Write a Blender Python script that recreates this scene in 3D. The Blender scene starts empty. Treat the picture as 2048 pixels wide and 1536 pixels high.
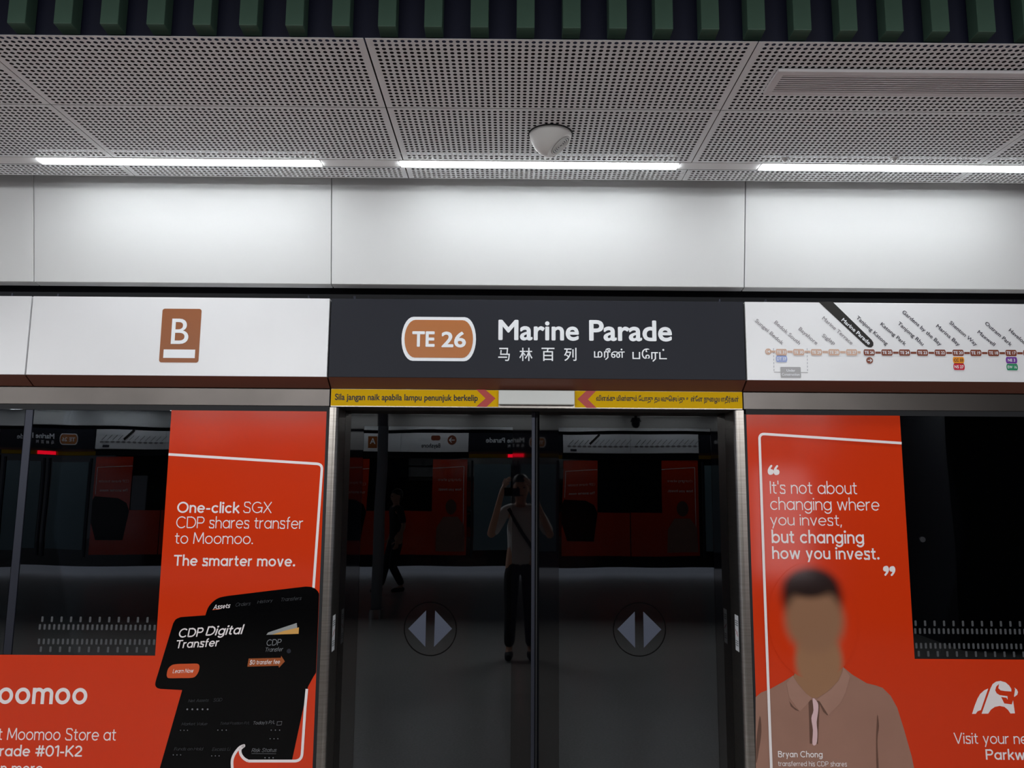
import bpy, bmesh, math, random
from mathutils import Vector, Matrix
from mathutils.geometry import tessellate_polygon
random.seed(4)
SC = bpy.context.scene
COL = SC.collection

# ------------------------------------------------------------------ camera
F = 1560.0                      # focal length in pixels of the 2048 px wide frame
CAM = Vector((0.0, -3.85, 1.75))
PITCH, ROLL, YAW = (math.radians(a) for a in (7.853, 0.409, -0.18))
_f = Vector((0, math.cos(PITCH), math.sin(PITCH)))
_u = Vector((0, -math.sin(PITCH), math.cos(PITCH)))
_r = Vector((1, 0, 0))
_r2 = _r * math.cos(ROLL) + _u * math.sin(ROLL)
_u2 = _u * math.cos(ROLL) - _r * math.sin(ROLL)
_Y = Matrix.Rotation(YAW, 3, 'Z')
RT, UP, FW = _Y @ _r2, _Y @ _u2, _Y @ _f
cd = bpy.data.cameras.new('camera')
cd.sensor_width = 36.0
cd.lens = 36.0 * F / 2048.0
cd.clip_start = 0.02
cam = bpy.data.objects.new('camera', cd)
COL.objects.link(cam)
m4 = Matrix((RT, UP, -FW)).transposed().to_4x4()
m4.translation = CAM
cam.matrix_world = m4
SC.camera = cam

# ------------------------------------------------------------------ world, exposure
w = bpy.data.worlds.new('station_air')
SC.world = w
w.use_nodes = True
w.node_tree.nodes['Background'].inputs[0].default_value = (0.8, 0.85, 1.0, 1)
w.node_tree.nodes['Background'].inputs[1].default_value = 0.6
SC.view_settings.view_transform = 'Standard'
SC.view_settings.look = 'None'
SC.view_settings.gamma = 1.0
SC.view_settings.use_curve_mapping = False
SC.view_settings.exposure = 0.0
SC.cycles.max_bounces = 10
SC.cycles.caustics_reflective = False
SC.cycles.caustics_refractive = False
LAMP_POWER = 20.5               # radiance of the linear ceiling lamps
# added fill lights behind the photographer, kept off the battens by an added board
for nx_, x_ in enumerate((-7.5, -2.5, 2.5, 7.5)):
    ld = bpy.data.lights.new('fill_light', 'AREA')
    ld.shape = 'RECTANGLE'
    ld.size, ld.size_y = 3.6, 0.16
    ld.energy = 132
    ld.color = (0.97, 0.99, 1.0)
    lo = bpy.data.objects.new('fill_light', ld)
    lo.location = (x_, -6.4, 3.40)
    lo.rotation_euler = (math.radians(80), 0, 0)
    COL.objects.link(lo)


def at(px, py, y=0.0):
    """point of the plane y = const seen at a pixel of the photograph"""
    d = FW + RT * ((px - 1024) / F) - UP * ((py - 768) / F)
    return CAM + d * ((y - CAM.y) / d.y)


# ------------------------------------------------------------------ materials
def lin(c):
    return tuple((v / 255 / 12.92) if v / 255 <= 0.04045 else ((v / 255 + 0.055) / 1.055) ** 2.4 for v in c)


def mat(name, rgb, rough=0.5, metal=0.0, ior=1.45, noise=0.0, scale=8.0, coat=0.0, bump=0.0, stretch=None):
    m = bpy.data.materials.new(name)
    m.use_nodes = True
    nt = m.node_tree
    b = nt.nodes['Principled BSDF']
    c = lin(rgb)
    b.inputs['Base Color'].default_value = (*c, 1)
    b.inputs['Roughness'].default_value = rough
    b.inputs['Metallic'].default_value = metal
    b.inputs['IOR'].default_value = ior
    b.inputs['Coat Weight'].default_value = coat
    b.inputs['Coat Roughness'].default_value = 0.03
    if noise or bump:
        tc = nt.nodes.new('ShaderNodeTexCoord')
        n = nt.nodes.new('ShaderNodeTexNoise')
        n.inputs['Scale'].default_value = scale
        n.inputs['Detail'].default_value = 4
        if stretch:
            mp = nt.nodes.new('ShaderNodeMapping')
            mp.inputs['Scale'].default_value = stretch
            nt.links.new(tc.outputs['Object'], mp.inputs[0])
            nt.links.new(mp.outputs[0], n.inputs['Vector'])
        else:
            nt.links.new(tc.outputs['Object'], n.inputs['Vector'])
        if noise:
            r = nt.nodes.new('ShaderNodeValToRGB')
            r.color_ramp.elements[0].position = 0.3
            r.color_ramp.elements[1].position = 0.7
            r.color_ramp.elements[0].color = (*[max(0, v * (1 - noise)) for v in c], 1)
            r.color_ramp.elements[1].color = (*[min(1, v * (1 + noise)) for v in c], 1)
            nt.links.new(n.outputs['Fac'], r.inputs[0])
            nt.links.new(r.outputs[0], b.inputs['Base Color'])
        if bump:
            bp = nt.nodes.new('ShaderNodeBump')
            bp.inputs['Strength'].default_value = bump
            bp.inputs['Distance'].default_value = 0.01
            nt.links.new(n.outputs['Fac'], bp.inputs['Height'])
            nt.links.new(bp.outputs[0], b.inputs['Normal'])
    return m


def emit(name, rgb, strength):
    m = bpy.data.materials.new(name)
    m.use_nodes = True
    b = m.node_tree.nodes['Principled BSDF']
    b.inputs['Base Color'].default_value = (*lin(rgb), 1)
    b.inputs['Emission Color'].default_value = (*lin(rgb), 1)
    b.inputs['Emission Strength'].default_value = strength
    return m


def glass(name, ior, tint):
    m = bpy.data.materials.new(name)
    m.use_nodes = True
    nt = m.node_tree
    nt.nodes.remove(nt.nodes['Principled BSDF'])
    out = nt.nodes['Material Output']
    t = nt.nodes.new('ShaderNodeBsdfTransparent')
    t.inputs[0].default_value = (*tint, 1)
    g = nt.nodes.new('ShaderNodeBsdfGlossy')
    g.inputs['Color'].default_value = (0.90, 0.95, 1.0, 1)
    g.inputs['Roughness'].default_value = 0.0
    fr = nt.nodes.new('ShaderNodeFresnel')
    fr.inputs['IOR'].default_value = ior
    mx = nt.nodes.new('ShaderNodeMixShader')
    nt.links.new(fr.outputs[0], mx.inputs[0])
    nt.links.new(t.outputs[0], mx.inputs[1])
    nt.links.new(g.outputs[0], mx.inputs[2])
    nt.links.new(mx.outputs[0], out.inputs['Surface'])
    # old float glass is never quite flat: the mirrored hall wobbles a little
    tc = nt.nodes.new('ShaderNodeTexCoord')
    n = nt.nodes.new('ShaderNodeTexNoise')
    n.inputs['Scale'].default_value = 1.3
    n.inputs['Detail'].default_value = 1
    bp = nt.nodes.new('ShaderNodeBump')
    bp.inputs['Strength'].default_value = 0.05
    bp.inputs['Distance'].default_value = 0.03
    nt.links.new(tc.outputs['Object'], n.inputs['Vector'])
    nt.links.new(n.outputs['Fac'], bp.inputs['Height'])
    nt.links.new(bp.outputs[0], g.inputs['Normal'])
    return m


M = dict(
    wall=mat('white_enamel', (228, 228, 228), 0.38, noise=0.02, scale=2.0),
    ceil=mat('white_perforated_steel', (247, 250, 252), 0.6),
    strip=mat('white_cover_steel', (236, 235, 235), 0.5),
    void=mat('black_void', (10, 10, 14), 0.9),
    floor=mat('grey_granite', (160, 158, 154), 0.22, noise=0.12, scale=60),
    edge=mat('white_bounce_paving', (232, 230, 226), 0.5, noise=0.05, scale=40),
    slab=mat('dark_soffit', (40, 42, 48), 0.9),
    green=mat('dark_green_paint', (78, 106, 90), 0.45, noise=0.06, scale=14),
    navy=mat('navy_paint', (22, 25, 50), 0.55),
    sign=mat('white_sign_enamel', (240, 239, 241), 0.28, noise=0.015, scale=3),
    dark=mat('charcoal_sign', (28, 30, 40), 0.55, ior=1.35),
    brown=mat('brown_line_band', (98, 56, 42), 0.5),
    steel=mat('brushed_steel', (150, 144, 138), 0.30, metal=1.0, noise=0.12, scale=6, stretch=(1, 1, 26)),
    steelh=mat('brushed_steel_header', (90, 85, 82), 0.36, metal=1.0, noise=0.16, scale=2.2, stretch=(1.0, 1, 1.2)),
    seam=mat('black_gasket', (14, 15, 20), 0.6),
    recess=mat('recess_black', (12, 14, 22), 0.6),
    frit=mat('black_glazing_border', (3, 3, 5), 0.02, ior=1.68),
    alu=mat('dark_anodised', (48, 50, 60), 0.4, metal=0.6),
    glass=glass('dark_tinted_glass', 2.02, (0.32, 0.34, 0.36)),
    tunnel=mat('tunnel_concrete', (22, 23, 26), 0.9),
    red=mat('red_vinyl', (214, 56, 16), 0.11, ior=1.62),
    white=mat('white_vinyl', (240, 232, 232), 0.3),
    text=mat('white_letter_vinyl', (244, 246, 250), 0.3),
    copper=mat('copper_brown_vinyl', (184, 108, 44), 0.4),
    bbadge=mat('platform_brown_vinyl', (152, 84, 36), 0.4),
    yellow=mat('warning_yellow', (234, 184, 0), 0.7, ior=1.25),
    chev=mat('warning_red', (190, 50, 44), 0.4),
    ink=mat('black_ink', (30, 26, 24), 0.5),
    lampoff=mat('unlit_lamp_cover', (226, 228, 224), 0.3),
    pblack=mat('print_black', (3, 3, 4), 0.12, ior=1.33),
    pgrey=mat('print_grey', (120, 122, 126), 0.3),
    pfaint=mat('print_faint_grey', (58, 60, 64), 0.3),
    silver=mat('print_silver', (150, 152, 152), 0.3),
    gold=mat('print_gold', (214, 162, 88), 0.3),
    fee=mat('print_fee_brown', (158, 82, 42), 0.3),
    pill=mat('print_button_orange', (206, 84, 44), 0.25),
    shirt=mat('print_taupe', (156, 116, 100), 0.35, noise=0.05, scale=5),
    shirtd=mat('print_taupe_dark', (104, 74, 62), 0.35),
    collar=mat('print_collar', (166, 126, 110), 0.35, noise=0.04, scale=9),
    pink=mat('print_placket', (222, 186, 188), 0.35),
    neck=mat('print_skin', (158, 116, 86), 0.11, ior=1.62),
    mapbrown=mat('map_brown', (132, 66, 44), 0.4),
    mapfade=mat('map_faded_brown', (216, 178, 156), 0.4),
    mapblue=mat('map_faded_blue', (158, 172, 220), 0.4),
    maporange=mat('map_orange', (240, 150, 36), 0.4),
    mapred=mat('map_red', (206, 28, 56), 0.4),
    mappurple=mat('map_purple', (118, 52, 158), 0.4),
    mapgreen=mat('map_green', (22, 140, 92), 0.4),
    mapgrey=mat('map_grey', (176, 174, 176), 0.4),
    mapdash=mat('map_dash', (150, 148, 160), 0.4),
    mapink=mat('map_ink', (62, 60, 70), 0.4),
    mapinkf=mat('map_faded_ink', (150, 144, 148), 0.4),
    arrow=mat('door_arrow_grey', (72, 77, 92), 0.35),
    dot=mat('frit_dot_grey', (70, 72, 75), 0.5),
    grille=mat('grille_grey', (226, 222, 224), 0.45),
    speaker=mat('speaker_grey', (224, 222, 219), 0.42),
    clear=mat('clear_plastic', (214, 214, 214), 0.1),
    lamp=emit('lamp_diffuser', (247, 253, 255), LAMP_POWER),
    redlamp=emit('red_indicator', (255, 10, 40), 5.0),
    core=mat('dark_lift_cladding', (24, 25, 32), 0.5),
    post=mat('grey_post', (132, 134, 140), 0.5),
    skin=mat('skin', (196, 150, 124), 0.5),
    hair=mat('black_hair', (22, 19, 18), 0.5),
    tee=mat('white_cotton', (206, 204, 202), 0.85),
    pants=mat('black_trousers', (20, 20, 23), 0.8),
    strap=mat('black_webbing', (16, 16, 18), 0.7),
    phone=mat('phone_black', (20, 20, 22), 0.2),
    litpanel=emit('lit_panel', (255, 240, 245), 1.6),
    train=emit('train_glow', (104, 124, 132), 0.04),
)


# ------------------------------------------------------------------ mesh helpers
class MB:
    """collects shapes and links them as one mesh object"""
    def __init__(self, T=None):
        self.v, self.f, self.T, self.s = [], [], T, False

    def add(self, vs, fs):
        b = len(self.v)
        self.v += [Vector(p) for p in vs]
        self.f += [tuple(i + b for i in f) for f in fs]
        return self

    def box(self, x0, x1, y0, y1, z0, z1):
        return self.add([(x0, y0, z0), (x1, y0, z0), (x1, y1, z0), (x0, y1, z0),
                         (x0, y0, z1), (x1, y0, z1), (x1, y1, z1), (x0, y1, z1)],
                        [(0, 3, 2, 1), (4, 5, 6, 7), (0, 1, 5, 4), (1, 2, 6, 5), (2, 3, 7, 6), (3, 0, 4, 7)])

    def prism(self, prof, x0, x1):
        """profile of (y, z) points swept along x"""
        n = len(prof)
        vs = [(x0, y, z) for y, z in prof] + [(x1, y, z) for y, z in prof]
        fs = [(i, (i + 1) % n, n + (i + 1) % n, n + i) for i in range(n)]
        return self.add(vs, fs + [tuple(range(n))[::-1], tuple(range(n, 2 * n))])

    def column(self, prof, z0, z1):
        """profile of (x, y) points swept along z"""
        n = len(prof)
        vs = [(x, y, z0) for x, y in prof] + [(x, y, z1) for x, y in prof]
        fs = [(i, (i + 1) % n, n + (i + 1) % n, n + i) for i in range(n)]
        return self.add(vs, fs + [tuple(range(n))[::-1], tuple(range(n, 2 * n))])

    def poly(self, pts, th=0.0):
        """flat outline of 3D points in a vertical plane, with a thickness behind it"""
        n = len(pts)
        tri = tessellate_polygon([[Vector(p) for p in pts]])
        self.add(pts, [tuple(t) for t in tri])
        if th:
            o = Vector((0, th, 0))
            self.add([Vector(p) for p in pts] + [Vector(p) + o for p in pts],
                     [(i, (i + 1) % n, n + (i + 1) % n, n + i) for i in range(n)])
        return self

    def disc(self, c, rx, rz, n=40, th=0.0):
        return self.poly([Vector((c[0] + rx * math.cos(2 * math.pi * i / n), c[1], c[2] + rz * math.sin(2 * math.pi * i / n))) for i in range(n)], th)

    def ribbon(self, pts, wd, closed=False):
        """band of constant width along 3D points of a vertical plane"""
        P = [Vector((p[0], 0, p[2])) for p in pts]
        y = pts[0][1]
        n = len(P)
        if not closed:                                   # sharp corners: two overlapping bands
            for i in range(1, n - 1):
                if (P[i] - P[i - 1]).normalized().dot((P[i + 1] - P[i]).normalized()) < -0.2:
                    self.ribbon(pts[:i + 1], wd)
                    return self.ribbon([Vector((p[0], p[1] + 1e-5, p[2])) for p in pts[i:]], wd)
        L, R = [], []
        for i in range(n):
            a = P[i - 1] if (i or closed) else None
            c = P[(i + 1) % n] if (i < n - 1 or closed) else None
            d1 = (P[i] - a).normalized() if a is not None else None
            d2 = (c - P[i]).normalized() if c is not None else None
            d1 = d1 or d2
            d2 = d2 or d1
            t = (d1 + d2)
            t = t.normalized() if t.length > 1e-6 else d1
            nn = Vector((-t.z, 0, t.x))
            k = wd / 2 / max(0.62, abs(nn.dot(Vector((-d1.z, 0, d1.x)))))
            L.append(P[i] + nn * k)
            R.append(P[i] - nn * k)
        vs = [Vector((p.x, y, p.z)) for p in L] + [Vector((p.x, y, p.z)) for p in R]
        m = n if closed else n - 1
        return self.add(vs, [(i, (i + 1) % n, n + (i + 1) % n, n + i) for i in range(m)])

    def tube(self, a, b, r, n=16, r2=None):
        a, b = Vector(a), Vector(b)
        r2 = r if r2 is None else r2
        d = (b - a).normalized()
        s = d.orthogonal().normalized()
        t = d.cross(s)
        vs = [a + (s * math.cos(2 * math.pi * i / n) + t * math.sin(2 * math.pi * i / n)) * r for i in range(n)]
        vs += [b + (s * math.cos(2 * math.pi * i / n) + t * math.sin(2 * math.pi * i / n)) * r2 for i in range(n)]
        return self.add(vs, [(i, (i + 1) % n, n + (i + 1) % n, n + i) for i in range(n)] + [tuple(range(n))[::-1], tuple(range(n, 2 * n))])

    def ball(self, c, rx, ry, rz, n=20, m=12):
        vs = []
        for j in range(m + 1):
            a = math.pi * j / m
            for i in range(n):
                b = 2 * math.pi * i / n
                vs.append((c[0] + rx * math.sin(a) * math.cos(b), c[1] + ry * math.sin(a) * math.sin(b), c[2] + rz * math.cos(a)))
        fs = [(j * n + i, (j + 1) * n + i, (j + 1) * n + (i + 1) % n, j * n + (i + 1) % n) for j in range(m) for i in range(n)]
        return self.add(vs, fs)

    def smooth(self):
        self.s = True
        return self

    def build(self, name, material, parent=None, origin=None, bevel=0.0):
        vs = [self.T @ v for v in self.v] if self.T else self.v
        po = Vector((0, 0, 0))
        p = parent
        while p is not None:
            po += p.location
            p = p.parent
        if origin is not None:
            og = self.T @ Vector(origin) if self.T else Vector(origin)
        elif parent is None:
            xs, ys, zs = [v.x for v in vs], [v.y for v in vs], [v.z for v in vs]
            og = Vector(((min(xs) + max(xs)) / 2, (min(ys) + max(ys)) / 2, min(zs)))
        else:
            og = po
        me = bpy.data.meshes.new(name)
        me.from_pydata([tuple(v - og) for v in vs], [], self.f)
        bm = bmesh.new()
        bm.from_mesh(me)
        bmesh.ops.remove_doubles(bm, verts=bm.verts, dist=1e-6)
        bmesh.ops.recalc_face_normals(bm, faces=bm.faces)
        bm.to_mesh(me)
        bm.free()
        if self.s:
            me.polygons.foreach_set('use_smooth', [True] * len(me.polygons))
        me.materials.append(M[material] if isinstance(material, str) else material)
        o = bpy.data.objects.new(name, me)
        COL.objects.link(o)
        o.location = og - po
        o.parent = parent
        if bevel:
            bv = o.modifiers.new('bevel', 'BEVEL')
            bv.width = bevel
            bv.segments = 2
            bv.limit_method = 'ANGLE'
        return o


def tag(o, label, cat, group=None):
    o['label'] = label
    o['category'] = cat
    if group:
        o['group'] = group
    return o


def struct(o):
    o['kind'] = 'structure'
    return o


def thing(name, loc, label, cat, group=None, T=None):
    o = bpy.data.objects.new(name, None)
    o.empty_display_size = 0.1
    COL.objects.link(o)
    o.location = T @ Vector(loc) if T else Vector(loc)
    return tag(o, label, cat, group)


def smoothpts(p, k=5, closed=True):
    """Catmull-Rom through 2D points"""
    n = len(p)
    out = []
    for i in range(n if closed else n - 1):
        g = (lambda j: p[j % n]) if closed else (lambda j: p[min(max(j, 0), n - 1)])
        a, b, c, d = g(i - 1), g(i), g(i + 1), g(i + 2)
        for s in range(k):
            t = s / k
            out.append(tuple(0.5 * (2 * b[q] + (c[q] - a[q]) * t + (2 * a[q] - 5 * b[q] + 4 * c[q] - d[q]) * t * t + (3 * b[q] - a[q] - 3 * c[q] + d[q]) * t ** 3) for q in (0, 1)))
    if not closed:
        out.append(tuple(p[-1]))
    return out


def rrect(x0, x1, z0, z1, r, y, n=6):
    pts = []
    for cx, cz, a0 in ((x1 - r, z1 - r, 0), (x0 + r, z1 - r, 90), (x0 + r, z0 + r, 180), (x1 - r, z0 + r, 270)):
        for i in range(n + 1):
            a = math.radians(a0 + 90 * i / n)
            pts.append(Vector((cx + r * math.cos(a), y, cz + r * math.sin(a))))
    return pts


# ------------------------------------------------------------------ lettering
_tc = {}


def glyphs(body, bold=0.0):
    """humanist sign lettering: outlines of the built-in font, thickened by bold"""
    key = (body, bold)
    if key in _tc:
        return _tc[key]
    c = bpy.data.curves.new('lettering_outline', 'FONT')
    c.body = body
    c.size = 1.0
    c.resolution_u = 5
    o = bpy.data.objects.new('lettering_outline', c)
    me = bpy.data.meshes.new_from_object(o)
    v = [(p.co.x, p.co.y) for p in me.vertices]
    f = [tuple(p.vertices) for p in me.polygons]
    bpy.data.objects.remove(o)
    bpy.data.curves.remove(c)
    bpy.data.meshes.remove(me)
    if bold:
        V, Fc = [], []
        for i in range(8):
            a = math.pi / 4 * i
            b = len(V)
            V += [(x + bold * math.cos(a), y + bold * math.sin(a), i * 4e-5) for x, y in v]
            Fc += [tuple(j + b for j in q) for q in f]
        v, f = V, Fc
    else:
        v = [(x, y, 0.0) for x, y in v]
    _tc[key] = (v, f)
    return v, f


def bbox(v):
    return min(p[0] for p in v), max(p[0] for p in v), min(p[1] for p in v), max(p[1] for p in v)


def put(mb, vf, A, B, C):
    """ink box of the lettering mapped on the parallelogram A (lower left), B (lower right), C (upper left)"""
    v, f = vf
    x0, x1, y0, y1 = bbox(v)
    A, B, C = Vector(A), Vector(B), Vector(C)
    mb.add([A + (B - A) * ((x - x0) / (x1 - x0)) + (C - A) * ((y - y0) / (y1 - y0)) - Vector((0, d, 0)) for x, y, d in v], f)


def rect(x0, x1, yt, yb, y):
    """upright rectangle of the plane y from pixel limits"""
    ym, xm = (yt + yb) / 2, (x0 + x1) / 2
    return at(x0, ym, y).x, at(x1, ym, y).x, at(xm, yb, y).z, at(xm, yt, y).z


def put_rect(mb, vf, x0, x1, yt, yb, y):
    a, b, c, d = rect(x0, x1, yt, yb, y)
    put(mb, vf, (a, y, c), (b, y, c), (a, y, d))


# monoline geometric letters of the posters: strokes of width t, cap height 700, x height 500
def arc(cx, cy, rx, ry, a0, a1, n=18):
    return [(cx + rx * math.cos(math.radians(a0 + (a1 - a0) * i / n)), cy + ry * math.sin(math.radians(a0 + (a1 - a0) * i / n))) for i in range(n + 1)]


def gl(ch, t):
    h = t / 2
    xr, yr = 245 - h, 255 - h
    bowl = (arc(245, 250, xr, yr, 0, 360, 32), True)
    L = lambda *p: (list(p), False)
    A = lambda *a: (arc(*a), False)
    dot = lambda x, y, r: ('dot', x, y, r)
    G = {
        ' ': (200, []),
        'o': (490, [bowl]), 'c': (440, [A(245, 250, xr, yr, 42, 318, 26)]),
        'e': (480, [(arc(245, 250, xr, yr, 0, 318, 28), False), L((h, 250), (490 - h, 250))]),
        'a': (500, [bowl, L((490 - h, 0), (490 - h, 500))]),
        'd': (500, [bowl, L((490 - h, 0), (490 - h, 730))]),
        'b': (490, [bowl, L((h, 0), (h, 730))]),
        'p': (490, [bowl, L((h, -200), (h, 500))]),
        'g': (500, [bowl, ([(490 - h, 500), (490 - h, 20)] + arc(255, 20, 235 - h, 220 - h, 0, -155), False)]),
        'n': (420, [L((h, 0), (h, 500)), (arc(210, 290, 210 - h, 215 - h, 180, 0) + [(420 - h, 0)], False)]),
        'h': (420, [L((h, 0), (h, 730)), (arc(210, 290, 210 - h, 215 - h, 180, 0) + [(420 - h, 0)], False)]),
        'u': (420, [L((420 - h, 0), (420 - h, 500)), ([(h, 500)] + arc(210, 210, 210 - h, 215 - h, 180, 360), False)]),
        'm': (680, [L((h, 0), (h, 500)), (arc(170 + h / 2, 320, 170 - h / 2, 185 - h, 180, 0) + [(340, 0)], False), (arc(510 - h / 2, 320, 170 - h / 2, 185 - h, 180, 0) + [(680 - h, 0)], False)]),
        'r': (270, [L((h, 0), (h, 500)), (arc(230, 290, 230 - h, 215 - h, 180, 82, 12), False)]),
        's': (370, [(smoothpts([(345, 400), (290, 475), (185, 505 - h), (70, 470), (35 + h, 370), (100, 290), (200, 255), (300, 215), (350 - h, 130), (300, 30), (185, -5 + h), (70, 30), (20, 110)], 4, False), False)]),
        't': (290, [([(120, 650), (120, 130)] + arc(220, 130, 100, 130 - h, 180, 268, 10) + [(280, h)], False), L((0, 500 - h), (275, 500 - h))]),
        'f': (270, [([(110, 0), (110, 590)] + arc(225, 590, 115, 140 - h, 180, 82, 10), False), L((0, 500 - h), (260, 500 - h))]),
        'i': (t + 10, [L((h, 0), (h, 500)), dot(h, 640, t * 0.72)]),
        'l': (t, [L((h, 0), (h, 730))]),
        'k': (400, [L((h, 0), (h, 730)), L((h, 190), (370, 500)), L((150, 290), (390, 0))]),
        'v': (430, [L((h, 500), (215, 0), (430 - h, 500))]),
        'w': (650, [L((h, 500), (175, 0), (325, 490), (475, 0), (650 - h, 500))]),
        'y': (430, [L((h, 500), (225, 10)), L((430 - h, 500), (140, -200))]),
        'x': (420, [L((h, 500), (400, 0)), L((400, 500), (h, 0))]),
        'O': (720, [(arc(360, 350, 360 - h, 360 - h, 0, 360, 40), True)]),
        'C': (650, [A(360, 350, 360 - h, 360 - h, 44, 316, 30)]),
        'G': (700, [(arc(360, 350, 360 - h, 360 - h, 44, 360, 34) + [(700 - h, 350)], False), L((390, 350), (720 - h, 350)), L((720 - 2 * h, 350), (720 - 2 * h, 20))]),
        'D': (620, [(([(h, h), (h, 700 - h), (270, 700 - h)] + arc(270, 350, 350 - h, 350 - h, 90, -90) + [(h, h)]), False)]),
        'P': (500, [L((h, 0), (h, 700)), ([(h, 700 - h), (290, 700 - h)] + arc(290, 490, 210 - h, 210 - h, 90, -90) + [(h, 280 + h)], False)]),
        'B': (520, [L((h, 0), (h, 700)), ([(h, 700 - h), (290, 700 - h)] + arc(290, 530, 180 - h, 170 - h, 90, -90) + [(h, 360 + h)], False), ([(h, 360 + h), (310, 360 + h)] + arc(310, 188, 210 - h, 188 - h / 2, 90, -90) + [(h, h)], False)]),
        'R': (520, [L((h, 0), (h, 700)), ([(h, 700 - h), (290, 700 - h)] + arc(290, 490, 210 - h, 210 - h, 90, -90) + [(h, 280 + h)], False), L((270, 290), (500, 0))]),
        'S': (520, [(smoothpts([(480, 560), (400, 670), (260, 710 - h), (110, 660), (50 + h, 530), (120, 420), (270, 360), (420, 295), (490 - h, 180), (420, 40), (265, -10 + h), (100, 40), (25, 160)], 4, False), False)]),
        'X': (560, [L((h, 700), (540, 0)), L((540, 700), (h, 0))]),
        'T': (520, [L((0, 700 - h), (520, 700 - h)), L((260, 0), (260, 700))]),
        'M': (680, [L((h, 0), (h + 40, 700), (340, 110), (640 - h, 700), (680 - h, 0))]),
        'I': (t, [L((h, 0), (h, 700))]), 'L': (400, [L((h, 700), (h, h), (400, h))]),
        'N': (560, [L((h, 0), (h, 690), (560 - h, 10), (560 - h, 700))]),
        'K': (520, [L((h, 0), (h, 700)), L((h, 250), (490, 700)), L((170, 370), (510, 0))]),
        'V': (600, [L((h, 700), (300, 0), (600 - h, 700))]),
        'A': (600, [L((h, 0), (300, 700), (600 - h, 0)), L((110, 220), (490, 220))]),
        'H': (560, [L((h, 0), (h, 700)), L((560 - h, 0), (560 - h, 700)), L((h, 360), (560 - h, 360))]),
        'E': (440, [L((440, 700 - h), (h, 700 - h), (h, h), (440, h)), L((h, 360), (400, 360))]),
        'F': (430, [L((430, 700 - h), (h, 700 - h), (h, 0)), L((h, 350), (390, 350))]),
        '0': (540, [(arc(270, 350, 270 - h, 360 - h, 0, 360, 36), True)]),
        '1': (260, [L((0, 560), (210, 690), (210, 0))]),
        '2': (480, [(arc(240, 480, 225 - h, 225 - h, 165, -35, 18) + [(30, h), (480, h)], False)]),
        '-': (300, [L((20, 260), (280, 260))]), '.': (t * 1.5, [dot(t * 0.75, t * 0.75, t * 0.75)]),
        ',': (t * 1.5, [L((t * 0.9, t * 1.2), (t * 0.3, -110))]), "'": (t, [L((h, 730), (h, 520))]),
        '#': (600, [L((200, 0), (270, 700)), L((400, 0), (470, 700)), L((20, 230), (590, 230)), L((40, 470), (610, 470))]),
        '/': (380, [L((0, -60), (360, 740))]),
    }
    G['$'] = (520, G['S'][1] + [L((262, -90), (262, 790))])
    return G[ch]


def stroke_text(body, t=60, gap=62, upto=None):
    """vertices and faces of a line of poster lettering"""
    mb = MB()
    x = 0
    lay = 0
    for ch in body:
        adv, strokes = gl(ch, t)
        for s in strokes:
            n0 = len(mb.v)
            lay = (lay + 1) % 4
            if s[0] == 'dot':
                mb.disc((x + s[1], 0, s[2]), s[3], s[3], 14)
            else:
                pts = [Vector((x + p[0], 0, p[1])) for p in s[0]]
                if s[1]:
                    pts = pts[:-1]
                mb.ribbon(pts, t, s[1])
            for p in mb.v[n0:]:
                p.y += lay * 4e-5
        x += adv + gap
    return [(p.x, p.z, p.y) for p in mb.v], mb.f


def stroke_line(mb, full, part, t, x0, x1, yt, yb, y, gap=62):
    """whole line, scaled so that its part fills the given pixel box"""
    i = full.index(part)
    pre, seg = full[:i], full[:i + len(part)]
    wid = lambda s: sum(gl(c, t)[0] + gap for c in s)
    a, b, c, d = rect(x0, x1, yt, yb, y)
    v, f = stroke_text(part, t, gap)
    px0, px1, py0, py1 = bbox(v)
    kx, kz = (b - a) / (px1 - px0), (d - c) / (py1 - py0)
    off = wid(pre)
    v, f = stroke_text(full, t, gap)
    mb.add([Vector((a + (x - off - px0) * kx, y - d_, c + (z - py0) * kz)) for x, z, d_ in v], f)


def crop(ox, oy, s):
    return lambda x, y: (ox + x / s, oy + y / s)


c3, c4, c5, c6 = crop(0, 1280, 5.851), crop(300, 1140, 5.524), crop(310, 1340, 5.689), crop(310, 810, 4.389)
r3, r4, r7 = crop(1480, 820, 4.268), crop(1480, 1130, 3.784), crop(1780, 1310, 6.795)
s5, s6, s7 = crop(640, 540, 4.096), crop(1060, 540, 4.096), crop(1480, 560, 3.606)


def pts(cr, L, y):
    return [at(*cr(a, b), y) for a, b in L]


# ================================================================== the setting
ZC, YW = 3.246, -12.95
ZF = ZC - 0.165                  # ceiling of the opposite side, in its own frame           # ceiling height of the perforated panels; opposite screen
XC = 0.135                      # middle of the door bay
BAY = 5.01
T2 = Matrix.Translation((2 * XC, YW, 0.33)) @ Matrix.Rotation(math.pi, 4, 'Z')     # the opposite screen faces this one
struct(MB().box(-15, 15, YW - 3, 0.3, -0.3, 0.0).build('floor', 'floor'))
struct(MB().box(-15, 15, -0.92, 0.3, 0.0, 0.004).build('floor_bounce_paving', 'edge'))  # pale strip added out of view to bounce lamp light up to the ceiling
struct(MB().box(-15, 15, YW - 3, 3.2, 4.8, 5.0).build('ceiling', 'slab'))
struct(MB().box(-15, 15, -5.95, -5.90, 3.36, 4.8).build('trim_light_baffle', 'slab'))  # unseen board added to shade the green battens from the fill lights
struct(MB().box(-15, 15, 2.8, 3.0, -1.2, 4.8).build('wall_tunnel', 'tunnel'))
struct(MB().box(-15, 15, 0.3, 2.8, -1.3, -1.2).build('floor_tunnel', 'tunnel'))
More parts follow.
